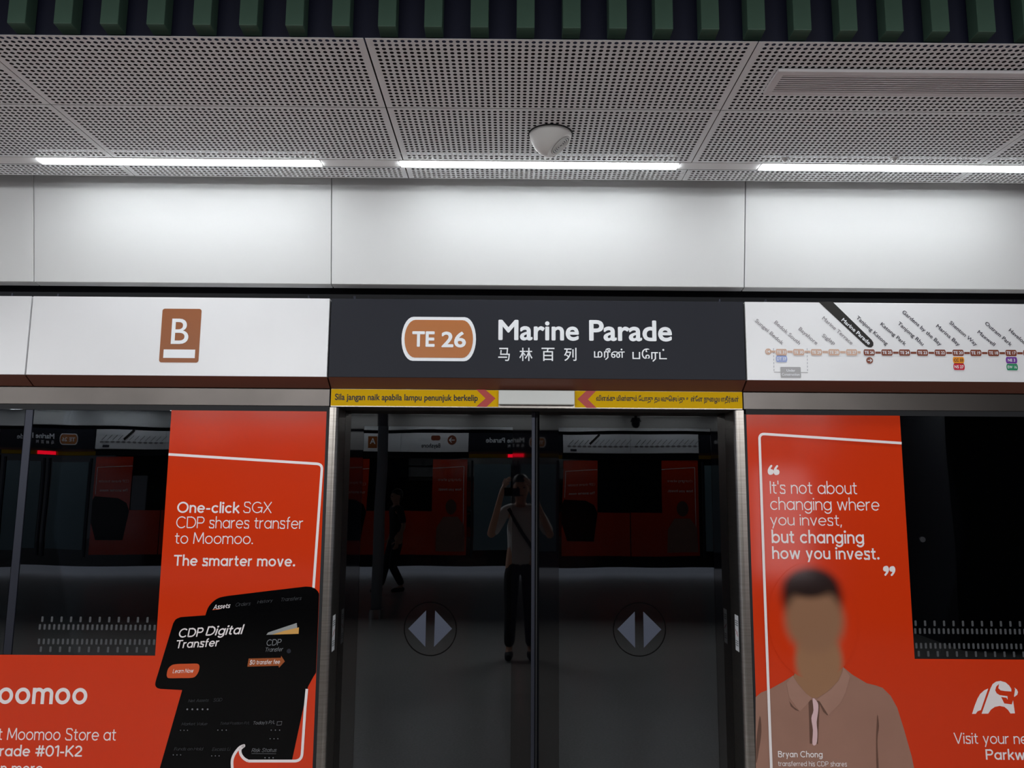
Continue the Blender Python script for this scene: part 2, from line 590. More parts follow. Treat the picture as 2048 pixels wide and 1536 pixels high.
# solid header above the doors: dark backing behind signs and panels
struct(MB().box(-15, 15, 0.06, 0.30, 2.27, 4.8).build('wall_front', 'recess'))
# dark boxing above the perforated ceiling, and the upright navy board that carries the battens
struct(MB().box(-6, 6, -1.36, -0.26, ZC + 0.035, ZC + 0.06).build('trim_1', 'void'))
struct(MB().box(-6, 6, -1.385, -1.36, ZC + 0.004, 4.8).build('wall_bulkhead', 'navy'))
struct(MB().box(-6, 6, -0.004, 0.06, 2.275, 2.29).build('trim_2', 'recess'))
# black head rail above each pane and black gaskets beside the jambs
g = MB()
g.box(-7.6, -0.892, 0.0, 0.05, 2.136, 2.162)
g.box(1.174, 5.2, 0.0, 0.05, 2.136, 2.162)
struct(g.build('trim_3', 'seam'))
struct(MB().box(-0.9045, -0.8905, -0.003, 0.05, 0.0, 2.138).build('trim_4', 'seam'))
struct(MB().box(1.1635, 1.1745, -0.003, 0.05, 0.0, 2.138).build('trim_5', 'seam'))

# ------------------------------------------------------------------ white bulkhead panels
XJ = [-3.83, -2.362, -0.889, 1.163, 3.2]
for i, (lb) in enumerate(('white wall panel sliver at the left edge, left of the joint over the B sign',
                          'white wall panel above the brown B platform sign',
                          'wide white wall panel above the dark station name sign',
                          'white wall panel above the route map sign')):
    m = MB()
    g = 0.002
    m.prism([(-0.17, 3.35), (-0.08, 2.764), (-0.03, 2.756), (-0.03, 2.772), (-0.06, 2.775), (-0.145, 3.35)], XJ[i] + g, XJ[i + 1] - g)
    tag(m.build('wall_panel', 'wall', bevel=0.002), lb, 'wall panel')

# ------------------------------------------------------------------ perforated ceiling
PX = [-3.132, -1.814, -0.494, 0.824, 2.141, 3.459]
ROWS = [(-1.428, -0.951, 'front row beside the green battens'), (-0.951, -0.458, 'middle row'), (-0.377, -0.25, 'narrow row over the white wall')]
_pm = {}


def perforated(wd, dp):
    """sheet with round holes, folded edge all around"""
    key = (round(wd, 3), round(dp, 3))
    if key in _pm:
        return _pm[key]
    p = 0.0232
    nx, ny = int((wd - 0.028) / p), int((dp - 0.004) / p)
    mx, my = (wd - nx * p) / 2, (dp - ny * p) / 2
    r = 0.0073
    v, f = [], []
    for j in range(ny + 1):
        for i in range(nx + 1):
            v.append((mx + i * p, my + j * p, 0))
    ang = [math.radians(15 + 30 * k) for k in range(12)]
    for j in range(ny):
        for i in range(nx):
            b = len(v)
            cx, cy = mx + (i + .5) * p, my + (j + .5) * p
            v += [(cx + r * math.cos(a), cy + r * math.sin(a), 0) for a in ang]
            q = [j * (nx + 1) + i + 1, (j + 1) * (nx + 1) + i + 1, (j + 1) * (nx + 1) + i, j * (nx + 1) + i]   # BR TR TL BL
            for s in range(4):
                k0 = (s * 3 - 1) % 12                        # hole vertex before the side's middle
                k1 = (s * 3) % 12
                f.append((q[s], q[(s + 1) % 4], b + k1, b + k0))
                c = q[(s + 1) % 4]
                f.append((c, b + (k1 + 1) % 12, b + k1))
                f.append((c, b + (k1 + 2) % 12, b + (k1 + 1) % 12))
    n0 = len(v)
    v += [(0, 0, 0), (wd, 0, 0), (wd, dp, 0), (0, dp, 0), (0, 0, .0012), (wd, 0, .0012), (wd, dp, .0012), (0, dp, .0012)]
    ic = [0, nx, (ny + 1) * (nx + 1) - 1, ny * (nx + 1)]
    for s in range(4):
        f.append((n0 + s, n0 + (s + 1) % 4, ic[(s + 1) % 4], ic[s]))
        f.append((n0 + s, n0 + 4 + s, n0 + 4 + (s + 1) % 4, n0 + (s + 1) % 4))
    me = bpy.data.meshes.new('perforated_sheet')
    me.from_pydata(v, [], f)
    me.materials.append(M['ceil'])
    _pm[key] = me
    return me


COLN = ['far left column', 'column left of the speaker panel', 'column of the speaker', 'column right of the speaker', 'far right column']
for j, (ya, yb, rn) in enumerate(ROWS):
    for i in range(5):
        g = 0.0022
        o = bpy.data.objects.new('ceiling_panel', perforated(1.3185 - 2 * g, yb - ya - 2 * g))
        COL.objects.link(o)
        o.location = (PX[i] + g, ya + g, ZC)
        tag(o, 'perforated ceiling panel, %s, %s' % (rn, COLN[i]), 'ceiling panel', 'perforated ceiling panels')

# linear lamps and the plain covers between them
LX = [(-2.177, -0.877), (-0.514, 0.772), (1.148, 2.45)]
for (a, b), lb in zip(LX, ('lit linear ceiling lamp above the B sign', 'lit linear ceiling lamp below the round speaker, middle one', 'lit linear ceiling lamp at the right, over the route map')):
    t = thing('linear_lamp', ((a + b) / 2, -0.418, ZC), lb, 'lamp', 'linear ceiling lamps')
    MB().prism([(-0.452, ZC + .004), (-0.452, ZC - .001), (-0.436, ZC - .008), (-0.400, ZC - .008), (-0.384, ZC - .001), (-0.384, ZC + .004)], a + .006, b - .006).build('diffuser', 'lamp', t)
    fr = MB()
    fr.box(a, b, -0.4585, -0.4525, ZC - 0.0015, ZC + 0.03).box(a, b, -0.3835, -0.3775, ZC - 0.0015, ZC + 0.03)
    fr.box(a, a + .006, -0.4525, -0.3835, ZC - 0.0015, ZC + 0.03).box(b - .006, b, -0.4525, -0.3835, ZC - 0.0015, ZC + 0.03)
    fr.build('lamp_frame', 'strip', t)
for (a, b), lb in zip(((-2.95, -2.179), (-0.875, -0.516), (0.774, 1.146), (2.452, 2.86)), ('plain white cover strip left of the leftmost lamp', 'plain white cover strip between the left and middle lamps', 'plain white cover strip between the middle and right lamps', 'plain white cover strip past the right end of the right lamp')):
    tag(MB().box(a, b, -0.456, -0.380, ZC, ZC + 0.012).build('cover_strip', 'strip', bevel=0.0015), lb, 'cover strip', 'blank covers between the lamps')

# green battens on the navy board
ORD = 'first second third fourth fifth sixth seventh eighth ninth tenth eleventh twelfth thirteenth fourteenth fifteenth sixteenth seventeenth eighteenth nineteenth twentieth twenty-first twenty-second twenty-third twenty-fourth'.split()
first = None
for k in list(range(24)) + [-3, -2, -1, 24, 25, 26]:
    x = -1.800 + 0.1537 * k
    if first is None:
        m = MB()
        m.prism([(-1.445, 4.75), (-1.445, ZC + 0.032), (-1.388, ZC + 0.027), (-1.388, 4.75)], x - 0.030, x + 0.030)
        first = o = m.build('green_batten', 'green', bevel=0.002)
    else:
        o = first.copy()
        COL.objects.link(o)
        o.location.x = x
    tag(o, 'upright dark green batten on navy board, %s from the left' % ORD[k] if 0 <= k < 24 else 'upright dark green batten outside the %s edge of the view, %s beyond it' % ('left' if k < 0 else 'right', ('first', 'second', 'third')[-k - 1 if k < 0 else k - 24]), 'batten', 'green battens above the ceiling')

# speaker
def ceil_at(px, py, z=ZC):
    d = FW + RT * ((px - 1024) / F) - UP * ((py - 768) / F)
    return CAM + d * ((z - CAM.z) / d.z)


sp = ceil_at(1101, 268)
t = thing('ceiling_speaker', (sp.x, sp.y, ZC), 'round grey eyeball speaker hanging under the perforated ceiling', 'speaker')
bm = bmesh.new()
bmesh.ops.create_uvsphere(bm, u_segments=48, v_segments=32, radius=1.0)
for v in bm.verts:
    z = v.co.z
    k = 1.0 - 0.10 * max(0, -z)
    v.co = Vector((v.co.x * 0.090 * k, v.co.y * 0.090 * k, min(0.0, z) * 0.098))
nrm = Vector((0.62, -0.10, -0.78)).normalized()
cen = nrm * 0.068
bmesh.ops.bisect_plane(bm, geom=bm.verts[:] + bm.edges[:] + bm.faces[:], plane_co=cen, plane_no=nrm, clear_outer=True)
bmesh.ops.holes_fill(bm, edges=[e for e in bm.edges if e.is_boundary])
bmesh.ops.remove_doubles(bm, verts=bm.verts, dist=1e-5)
bmesh.ops.recalc_face_normals(bm, faces=bm.faces)
me = bpy.data.meshes.new('housing')
bm.to_mesh(me)
bm.free()
for p in me.polygons:
    p.use_smooth = len(p.vertices) < 6
me.materials.append(M['speaker'])
o = bpy.data.objects.new('housing', me)
COL.objects.link(o)
o.parent = t
s_ = nrm.orthogonal().normalized()
t_ = nrm.cross(s_)
m = MB()
base = Vector(t.location)
for r in (0.009, 0.018, 0.027, 0.036, 0.045):
    n = 40
    vs, fs = [], []
    for i in range(n):
        d = s_ * math.cos(2 * math.pi * i / n) + t_ * math.sin(2 * math.pi * i / n)
        for rr, hh in ((r - .0028, 0.0005), (r - .0012, .003), (r + .0012, .003), (r + .0028, 0.0005)):
            vs.append(base + cen + d * rr + nrm * hh)
    for i in range(n):
        for q in range(3):
            fs.append((i * 4 + q, i * 4 + q + 1, ((i + 1) % n) * 4 + q + 1, ((i + 1) % n) * 4 + q))
    m.add(vs, fs)
m.build('grille_ring', 'speaker', t)
MB().tube(base + cen + nrm * .0002, base + cen + nrm * .001, 0.0485, 40).build('grille_disc', 'alu', t)
MB().tube((sp.x, sp.y, ZC - 0.0035), (sp.x, sp.y, ZC + 0.001), 0.094, 40).build('collar', 'seam', t)

# slot grille in the right front panel
gx0, gx1, gy0, gy1 = 0.945, 2.45, -1.266, -1.098
t = thing('air_grille', ((gx0 + gx1) / 2, (gy0 + gy1) / 2, ZC), 'long slotted air grille in the ceiling panel at the right', 'air grille')
fr = MB()
z0, z1 = ZC - 0.014, ZC - 0.0005
fr.box(gx0, gx1, gy0, gy0 + .026, z0, z1).box(gx0, gx1, gy1 - .026, gy1, z0, z1)
fr.box(gx0, gx0 + .026, gy0 + .026, gy1 - .026, z0, z1).box(gx1 - .026, gx1, gy0 + .026, gy1 - .026, z0, z1)
fr.build('grille_frame', 'grille', t, bevel=0.0015)
MB().box(gx0 + .026, gx1 - .026, gy0 + .026, gy1 - .026, ZC - 0.0015, ZC - 0.0008).build('backing', 'void', t)
for k in range(8):
    y = gy0 + .026 + (gy1 - gy0 - .052) * (k + .5) / 8
    MB().box(gx0 + .026, gx1 - .026, y - 0.0040, y + 0.0040, z0 + .0005, z0 + .003).build('louvre', 'grille', t)

for (px, py), lb in zip(((1570, 317), (1789, 316)), ('small clear detector under the ceiling left of its twin, right lamp', 'small clear detector under the ceiling above the middle of right lamp')):
    p = ceil_at(px, py)
    t = thing('smoke_detector', (p.x, p.y, ZC), lb, 'detector', 'clear detectors by the right lamp')
    MB().tube((p.x, p.y, ZC - 0.004), (p.x, p.y, ZC), 0.018, 20).build('base', 'strip', t)
    MB().ball((p.x, p.y, ZC - 0.006), 0.011, 0.011, 0.010).smooth().build('lens', 'clear', t)

# ================================================================== header signs
YS = -0.08
ZST, ZSB = 2.690, 2.298
SX = [-3.83, -2.362, -0.889, 1.159, 3.2]
YT = YS - 0.0012


def sign(i, face, label):
    a, b = SX[i] + 0.004, SX[i + 1] - 0.004
    t = thing('header_sign', ((a + b) / 2, YS + 0.03, ZSB), label, 'sign')
    MB().box(a, b, YS, YS + 0.05, ZSB, ZST).build('sign_face', face, t, bevel=0.0015)
    MB().prism([(YS, ZSB - 0.0005), (-0.006, 2.252), (0.02, 2.252), (0.02, ZSB - 0.0005)], a, b).build('brown_band', 'brown', t)
    for x in (a + 0.11, b - 0.11):
        MB().tube((x, YS + 0.022, ZST), (x, YS + 0.022, ZST + 0.018), 0.006, 10).build('clip', 'alu', t)
    return t


sign(0, 'sign', 'blank white header sign cut by the left edge, next to the B sign')
t = sign(1, 'sign', 'white header sign with brown platform letter B badge')
a, b, c, d = rect(321.5, 400, 617.5, 725, YT)
MB().poly(rrect(a, b, c, d, 0.012, YT), 0.001).build('platform_badge', 'bbadge', t)
m = MB()
put_rect(m, glyphs('B', 0.003), 343, 377.5, 637.3, 688, YT - .0012)
m.build('lettering', 'text', t)
a, b, c, d = rect(326.8, 390, 699, 716, YT - .0012)
MB().poly([Vector((a, YT - .0012, c)), Vector((b, YT - .0012, c)), Vector((b, YT - .0012, d)), Vector((a, YT - .0012, d))]).build('underline', 'text', t)

t = sign(2, 'dark', 'dark header sign with station code badge and station name')


def badge_outline(x0, x1, yt, yb, y, n=14, flat=0.69):
    a, b, c, d = rect(x0, x1, yt, yb, y)
    cx, cz, hw, hh = (a + b) / 2, (c + d) / 2, (b - a) / 2, (d - c) / 2
    P = []
    for sgn in (1, -1):
        for i in range(n + 1):
            an = math.radians(-90 + 180 * i / n)
            P.append(Vector((cx + sgn * (hw * flat + hw * (1 - flat) * math.cos(an)), y, cz + sgn * hh * math.sin(an))))
    return P


MB().poly(badge_outline(803, 952, 634, 722, YT), .001).build('badge_border', 'text', t)
MB().poly(badge_outline(809, 946, 640, 715.5, YT - .0012), .001).build('station_badge', 'copper', t)
m = MB()
put_rect(m, glyphs('TE', 0.026), 824.3, 869.5, 662.6, 693.6, YT - .0024)
m.build('code_lettering', 'text', t)
m = MB()
put_rect(m, glyphs('26', 0.026), 882.8, 932, 663.2, 695, YT - .0024)
m.build('code_lettering', 'text', t)
for wd_, *q in (('Marine', 996.8, 1157.8, 640.0, 681.2), ('Parade', 1178.2, 1343.8, 640.6, 682.6)):
    m = MB()
    put_rect(m, glyphs(wd_, 0.024), *q, YT)
    m.build('name_lettering', 'text', t)
for ch, x0, x1 in (('\u9a6c', 996.4, 1019.8), ('\u6797', 1038.8, 1065), ('\u767e', 1083, 1109), ('\u5217', 1128.2, 1153)):
    m = MB()
    put_rect(m, glyphs(ch, 0.008), x0, x1, 695.5, 722, YT)
    m.build('chinese_lettering', 'text', t)
m = MB()
put_rect(m, glyphs('\u0bae\u0bb0\u0bc0\u0ba9\u0bcd', 0.010), 1188, 1249.4, 696.5, 720, YT)
m.build('tamil_lettering', 'text', t)
m = MB()
put_rect(m, glyphs('\u0baa\u0bc7\u0bb0\u0b9f\u0bcd', 0.010), 1264.8, 1333.6, 697, 723.5, YT)
m.build('tamil_lettering', 'text', t)

# ------------------------------------------------------------------ route map sign
t = sign(3, 'sign', 'white header sign with brown train route map')
LAY = [YT - .0008 * k for k in range(6)]


def map_text(mb, body, A, B, hgt, y, bold=0.0):
    """lettering along the slanted line A-B (crop pixels), hgt crop pixels high"""
    dx, dy = B[0] - A[0], B[1] - A[1]
    L = math.hypot(dx, dy)
    nx_, ny_ = dy / L, -dx / L
    h = hgt
    pa, pb, pc = at(*s7(*A), y), at(*s7(*B), y), at(*s7(A[0] + nx_ * h, A[1] + ny_ * h), y)
    v, f = glyphs(body, bold)
    x0, x1, _, _ = bbox(v)
    cap = 0.70                                           # cap height of the font at size 1
    mb.add([pa + (pb - pa) * ((x - x0) / (x1 - x0)) + (pc - pa) * (z / cap) - Vector((0, d, 0)) for x, z, d in v], f)


STN = [('Sungei Bedok', 100, 293, 303, 474, 1), ('Bedok South', 238, 305, 425, 474, 1), ('Bayshore', 413, 352, 550, 474, 1), ('Siglap', 582, 402, 678, 474, 1),
       ('Marine Terrace', 582, 275, 803, 474, 1), ('Marine Parade', 722, 288, 928, 474, 2), ('Tanjong Katong', 828, 270, 1055, 478, 0), ('Katong Park', 1002, 318, 1188, 480, 0),
       ('Tanjong Rhu', 1127, 312, 1315, 480, 0), ('Gardens by the Bay', 1160, 230, 1443, 482, 0), ('Marina Bay', 1404, 332, 1576, 484, 0), ('Shenton Way', 1500, 308, 1700, 484, 0),
       ('Maxwell', 1702, 376, 1830, 484, 0), ('Outram Park', 1756, 312, 1950, 484, 0), ('Havelock', 1928, 362, 2066, 485, 0)]
bar = [(566, 157), (668, 157), (950, 432), (962, 452), (962, 472), (948, 486), (928, 486), (908, 476)]
MB().poly(pts(s7, bar, LAY[0])[::-1], .0006).build('black_pointer', 'ink', t)
for nm, xa, ya, xb, yb, st in STN:
    m = MB()
    map_text(m, nm, (xa + 8, ya + 4), (xb, yb - 6), 25 if st != 2 else 26, LAY[1], 0.020 if st == 2 else 0.013)
    m.build('stop_name', ('mapink', 'mapinkf', 'text')[st], t)
codes = ['TE 31', 'TE 30', 'TE 29', 'TE 28', 'TE 27', 'TE 26', 'TE 25', 'TE 24', 'TE 23', 'TE 22', 'TE 20', 'TE 19', 'TE 18', 'TE 17', 'TE 16']
cxs = [298, 423, 551, 678, 805, 932, 1060, 1187, 1316, 1444, 1573, 1701, 1828, 1955, 2083]
m = MB()
a, b, c, d = rect(*[s7(204, 0)[0], s7(870, 0)[0]], s7(0, 511)[1], s7(0, 527)[1], LAY[0])
m.poly([Vector((a, LAY[0], c)), Vector((b, LAY[0], c)), Vector((b, LAY[0], d)), Vector((a, LAY[0], d))])
m.build('faded_line', 'mapfade', t)
m = MB()
P = pts(s7, [(930, 516), (2700, 523), (2700, 539), (930, 531)], LAY[0])
m.poly(P)
m.build('brown_line', 'mapbrown', t)


def map_badge(cx, cy, code, mt, tm='text'):
    (x0, yt), (x1, yb) = s7(cx - 41, cy - 23), s7(cx + 41, cy + 23)
    MB().poly(badge_outline(x0 - .8, x1 + .8, yt - .8, yb + .8, LAY[1], 8, .78)).build('stop_border', 'text', t)
    o = MB().poly(badge_outline(x0, x1, yt, yb, LAY[2], 8, .78)).build('stop_badge', mt, t)
    m = MB()
    hw = 33 if len(code) > 4 else 26
    (x0, yt), (x1, yb) = s7(cx - hw, cy - 11), s7(cx + hw, cy + 11)
    put_rect(m, glyphs(code, 0.02), x0, x1, yt, yb, LAY[3])
    m.build('code_lettering', tm, o)


for k, (cx, cd_) in enumerate(zip(cxs, codes)):
    map_badge(cx, 520 + k * .5, cd_, 'mapfade' if k < 5 else 'mapbrown')
map_badge(300, 569, 'DT 37', 'mapblue')
map_badge(1576, 577, 'CC 33', 'maporange', 'ink')
map_badge(1580, 626, 'NS 27', 'mapred')
map_badge(1958, 578, 'NE 3', 'mappurple')
map_badge(1963, 628, 'EW 16', 'mapgreen')
p = at(*s7(204, 516), LAY[1])
o = MB().disc((p.x, LAY[1], p.z), .0155, .0155, 24).build('line_end_badge', 'mapfade', t)
m = MB()
put_rect(m, glyphs('14', .02), *[s7(192, 0)[0], s7(216, 0)[0]], s7(0, 506)[1], s7(0, 526)[1], LAY[2])
m.build('code_lettering', 'text', o)
p = at(*s7(935, 580), LAY[1])
o = MB().disc((p.x, LAY[1], p.z), .0165, .0165, 28).build('direction_badge', 'mapbrown', t)
m = MB()
m.ribbon([Vector((p.x - .010, LAY[2], p.z)), Vector((p.x + .009, LAY[2], p.z))], .003)
m.ribbon([Vector((p.x + .002, LAY[2], p.z + .008)), Vector((p.x + .010, LAY[2], p.z)), Vector((p.x + .002, LAY[2], p.z - .008))], .003)
m.build('arrow', 'text', o)
m = MB()
for xx in (242, 484):
    for q in range(7):
        m.ribbon([at(*s7(xx + q * .5, 492 + q * 25), LAY[0]), at(*s7(xx + q * .5, 507 + q * 25), LAY[0])], .0022)
m.build('dashed_line', 'mapdash', t)
MB().ribbon(pts(s7, [(245, 664), (490, 668)], LAY[0]), .0034).build('bracket_line', 'mapgrey', t)
a, b, c, d = rect(s7(293, 0)[0], s7(439, 0)[0], s7(0, 627)[1], s7(0, 705)[1], LAY[1])
o = MB().poly(rrect(a, b, c, d, .004, LAY[1])).build('notice_box', 'mapgrey', t)
m = MB()
put_rect(m, glyphs('Under', .014), s7(336, 0)[0], s7(398, 0)[0], s7(0, 643)[1], s7(0, 661)[1], LAY[2])
m.build('lettering', 'text', o)
m = MB()
put_rect(m, glyphs('Construction', .014), s7(302, 0)[0], s7(430, 0)[0], s7(0, 671)[1], s7(0, 690)[1], LAY[2])
m.build('lettering', 'text', o)

# ================================================================== steel headers
for a, b, lb in ((-3.83, -0.893, 'brushed steel header strip left of the yellow warning, below B sign'), (1.164, 3.3, 'brushed steel header strip right of the yellow warning, below route map')):
    tag(MB().box(a, b, 0.0, 0.055, 2.163, 2.249).build('steel_header', 'steelh', bevel=0.002), lb, 'header strip')
t = thing('door_header', (XC, 0.08, 2.16), 'steel door header with yellow warning strips and white lamp in its middle', 'door header')
MB().box(-0.8875, 1.1595, 0.0, 0.168, 2.160, 2.2515).build('header_body', 'steel', t, bevel=0.002)
YH = -0.0012


def strip(x0, x1, ztop, zbot):
    return [Vector((x0, YH, zbot)), Vector((x1, YH, zbot)), Vector((x1, YH, ztop)), Vector((x0, YH, ztop))]


xl, xr = at(997, 795, 0).x, at(1149.5, 798, 0).x
l = MB().poly(strip(-0.886, xl, 2.249, 2.166), .001).build('warning_strip', 'yellow', t)
MB().poly(pts(s5, [(1280, 979), (1352, 979), (1438, 1052), (1365, 1121), (1280, 1120), (1356, 1052)], YH - .0008)).build('red_chevron', 'chev', l)
m = MB()
put_rect(m, glyphs('Sila jangan naik apabila lampu penunjuk berkelip', 0.024), 669.8, 955.6, 788.2, 805, YH - .0008)
m.build('lettering', 'ink', l)
r = MB().poly(strip(xr, 1.158, 2.249, 2.166), .001).build('warning_strip', 'yellow', t)
MB().poly(pts(s6, [(540, 991), (462, 989), (388, 1058), (464, 1129), (545, 1130), (474, 1060)], YH - .0008)).build('red_chevron', 'chev', r)
m = MB()
put_rect(m, glyphs('\u0bb5\u0bbf\u0bb3\u0b95\u0bcd\u0b95\u0bc1 \u0bae\u0bbf\u0ba9\u0bcd\u0ba9\u0bc1\u0bae\u0bcd \u0bc7\u0baa\u0bbe\u0ba4\u0bc1 \u0ba4\u0baf\u0bb5\u0bc1\u0bc6\u0b9a\u0baf\u0bcd\u0ba4\u0bc1 \u0b89\u0bb3\u0bcd\u0bc7\u0bb3 \u0ba8\u0bc1\u0bc8\u0bb4\u0baf\u0bbe\u0ba4\u0bc0\u0bb0\u0bcd\u0b95\u0bb3\u0bcd', 0.022), 1192.3, 1477.6, 791, 807, YH - .0008)
m.build('lettering', 'ink', r)
zt, zb = at(1073, 780.5, -.03).z, at(1073, 809, -.03).z
MB().box(xl + .002, xr - .002, -0.03, 0.0, zb, zt).build('indicator_lamp', 'lampoff', t, bevel=0.004)

# ================================================================== jambs and sliding doors
YD = 0.17
for sg, xo, xi, lb in ((1, -0.890, -0.846, 'rounded brushed steel door post beside the shares transfer poster, left'), (-1, 1.163, 1.116, 'rounded brushed steel door post beside the poster of a man, right')):
    t = thing('door_post', ((xo + xi) / 2, 0.08, 0), lb, 'door post')
    R = 0.026
    prof = [(xo, YD + 0.04), (xo, 0.0)]
    for i in range(7):
        a = math.radians(90 * i / 6)
        prof.append((xi - sg * R + sg * R * math.sin(a), R - R * math.cos(a)))
    prof.append((xi, YD + 0.04))
    MB().column(prof if sg > 0 else prof[::-1], 0.0, 2.158).build('post_body', 'steel', t)
    zt, zb = at(668 if sg > 0 else 1472, 1230, 0.07).z, at(668 if sg > 0 else 1472, 1302, .07).z
    xs = xi + sg * 0.0008
    y0, y1 = 0.040, 0.100
    stk = MB().add([(xs, y0, zb), (xs, y1, zb), (xs, y1, zt), (xs, y0, zt)], [(0, 1, 2, 3)]).build('warning_label', 'text', t)
    m = MB()
    zc, hh = (zt + zb) / 2, 0.012
    xs += sg * 0.0006
    for q in (1, -1):
        m.add([(xs, y0 + .008, zc - q * hh), (xs, y0 + .012, zc - q * hh - .003), (xs, y1 - .008, zc + q * hh), (xs, y1 - .012, zc + q * hh + .003)], [(0, 1, 2, 3)])
    m.build('red_cross', 'chev', stk)
    m = MB()
    for q in (-.06, -.05, -.04, .035, .045, .055):
        m.add([(xs, y0 + .008, zc + q), (xs, y1 - .008, zc + q), (xs, y1 - .008, zc + q + .004), (xs, y0 + .008, zc + q + .004)], [(0, 1, 2, 3)])
    m.build('small_print', 'pgrey', stk)

YG = YD + 0.004
for side in (0, 1):
    if side == 0:
        x0, x1 = -0.8455, 0.118
        cx0, cx1 = at(723, 1000, YD).x, at(1024.5, 1000, YD).x
        lb = 'dark glass sliding door leaf on the left, with grey arrows sticker'
    else:
        x0, x1 = 0.156, 1.1155
        cx0, cx1 = at(1117.5, 1000, YD).x, at(1425, 1000, YD).x
        lb = 'dark glass sliding door leaf on the right, with grey arrows sticker'
    zt = at(900, 853, YD).z
    t = thing('sliding_door', ((x0 + x1) / 2, YD + .02, 0.02), lb, 'door', 'sliding platform doors')
    MB().box(cx0, cx1, YG, YG + .012, 0.2, zt).build('glass_pane', 'glass', t)
    f = MB()
    f.box(x0, cx0, YD, YD + .035, 0.02, 2.20).box(cx1, x1, YD, YD + .035, 0.02, 2.20)
    f.box(cx0, cx1, YD, YD + .035, zt, 2.20).box(cx0, cx1, YD, YD + .035, 0.02, 0.2)
    f.build('black_border', 'frit', t)
    cr = crop(640, 1150, 4.452) if side == 0 else crop(1060, 1150, 4.452)
    tri = ([(785, 478), (945, 315), (938, 640)], [(1025, 315), (1176, 478), (1015, 640)]) if side == 0 else ([(778, 482), (933, 325), (936, 648)], [(1008, 325), (1170, 485), (1014, 648)])
    rc = (982, 480) if side == 0 else (975, 485)
    for q in tri:
        MB().poly(pts(cr, q, YG - .001), .0006).build('arrow_sticker', 'arrow', t)
    MB().ribbon(pts(cr, [(rc[0] + 232 * math.cos(2 * math.pi * i / 48), rc[1] + 238 * math.sin(2 * math.pi * i / 48)) for i in range(48)], YG - .001), .0052, True).build('ring_sticker', 'pblack', t)
    if side == 0:
        MB().box(x1 - .002, x1 + .017, YD - .006, YD + .036, 0.02, 2.158).build('meeting_edge', 'alu', t, bevel=.004)
    else:
        MB().box(x0 - .017, x0 - .010, YD - .004, YD + .036, 0.02, 2.158).build('meeting_edge', 'seam', t, bevel=.002)

# ================================================================== fixed panes
XM = -2.372


def window(n, x0, x1, zb, zt=2.136):
    w_ = bpy.data.objects.new('window_%d' % n, None)
    COL.objects.link(w_)
    w_.location = ((x0 + x1) / 2, 0, zb)
    struct(w_)
    MB().box(x0, x1, 0.0, 0.012, zb, zt).build('glass_pane', 'glass', w_)
    return w_


def dots(w_, x0, x1, rows):
    """rows of small printed dashes on the pane"""
    m = MB()
    for z, p, off in rows:
        x = x0 + off
        while x < x1 - .006:
            m.poly(rrect(x, x + .0105, z - .013, z + .013, .003, -.0008, 2))
            x += p
    m.build('printed_dashes', 'dot', w_)


w1 = window(1, -5.0, XM - .022, 0.962)
w2 = window(2, XM + .022, -1.670, 0.962)
w3 = window(3, 1.938, 3.4, 0.972)
RL = [(at(200, 1239, 0).z, .0455, .012), (at(200, 1254.5, 0).z, .02275, .003), (at(200, 1283.5, 0).z, .02275, .005), (at(200, 1299, 0).z, .0455, .017)]
RR = [(at(1930, 1247, 0).z, .0455, .006), (at(1930, 1262.5, 0).z, .02275, .002), (at(1930, 1292, 0).z, .02275, .003), (at(1930, 1308, 0).z, .0455, .012)]
dots(w2, at(75, 1270, 0).x, -1.675, RL)
dots(w3, 1.942, 3.3, RR)
struct(MB().box(XM - .019, XM + .019, -.004, .10, 0.968, 2.136).build('trim_6', 'alu', bevel=.003))
p = at(1845, 1079, -.002)
MB().tube((p.x, -.006, p.z), (p.x, 0.0, p.z), .013, 24).build('bolt', 'recess', w3)

# black glazing edges around the panes where nothing shows through
f = MB()
f.box(XM + .019, XM + .06, .014, .03, 0.96, 2.136).box(XM - .06, XM - .019, .014, .03, .96, 2.136)
struct(f.build('trim_7', 'seam'))

# ================================================================== posters
YP = -0.003
P1, P2, P3 = YP - .0008, YP - .0016, YP - .0024


def poster(name, outline, label):
    xs = [p[0] for p in outline]
    t = thing(name, ((min(xs) + max(xs)) / 2, YP, min(p[1] for p in outline)), label, 'poster')
    MB().poly([Vector((x, YP, z)) for x, z in outline], .0028).build('vinyl_sheet', 'red', t)
    return t


t = poster('poster', [(-0.9045, 0.05), (-0.9045, 2.1365), (-1.671, 2.1365), (-1.671, 0.967), (-3.5, 0.967), (-3.5, 0.05)],
           'red advertising poster about shares transfer with black phone screens, left of the doors')
m = MB()


def line_round(P0, corner, P1_, r, n=8):
    """points of a line P0-corner-P1 with a rounded corner (pixels)"""
    a, c, b = Vector(P0), Vector(corner), Vector(P1_)
    d1, d2 = (a - c).normalized(), (b - c).normalized()
    s, e = c + d1 * r, c + d2 * r
    out = [tuple(a)]
    for i in range(n + 1):
        q = i / n
        out.append(tuple(s * (1 - q) ** 2 + c * (2 * q * (1 - q)) + e * q * q))
    return out + [tuple(b)]


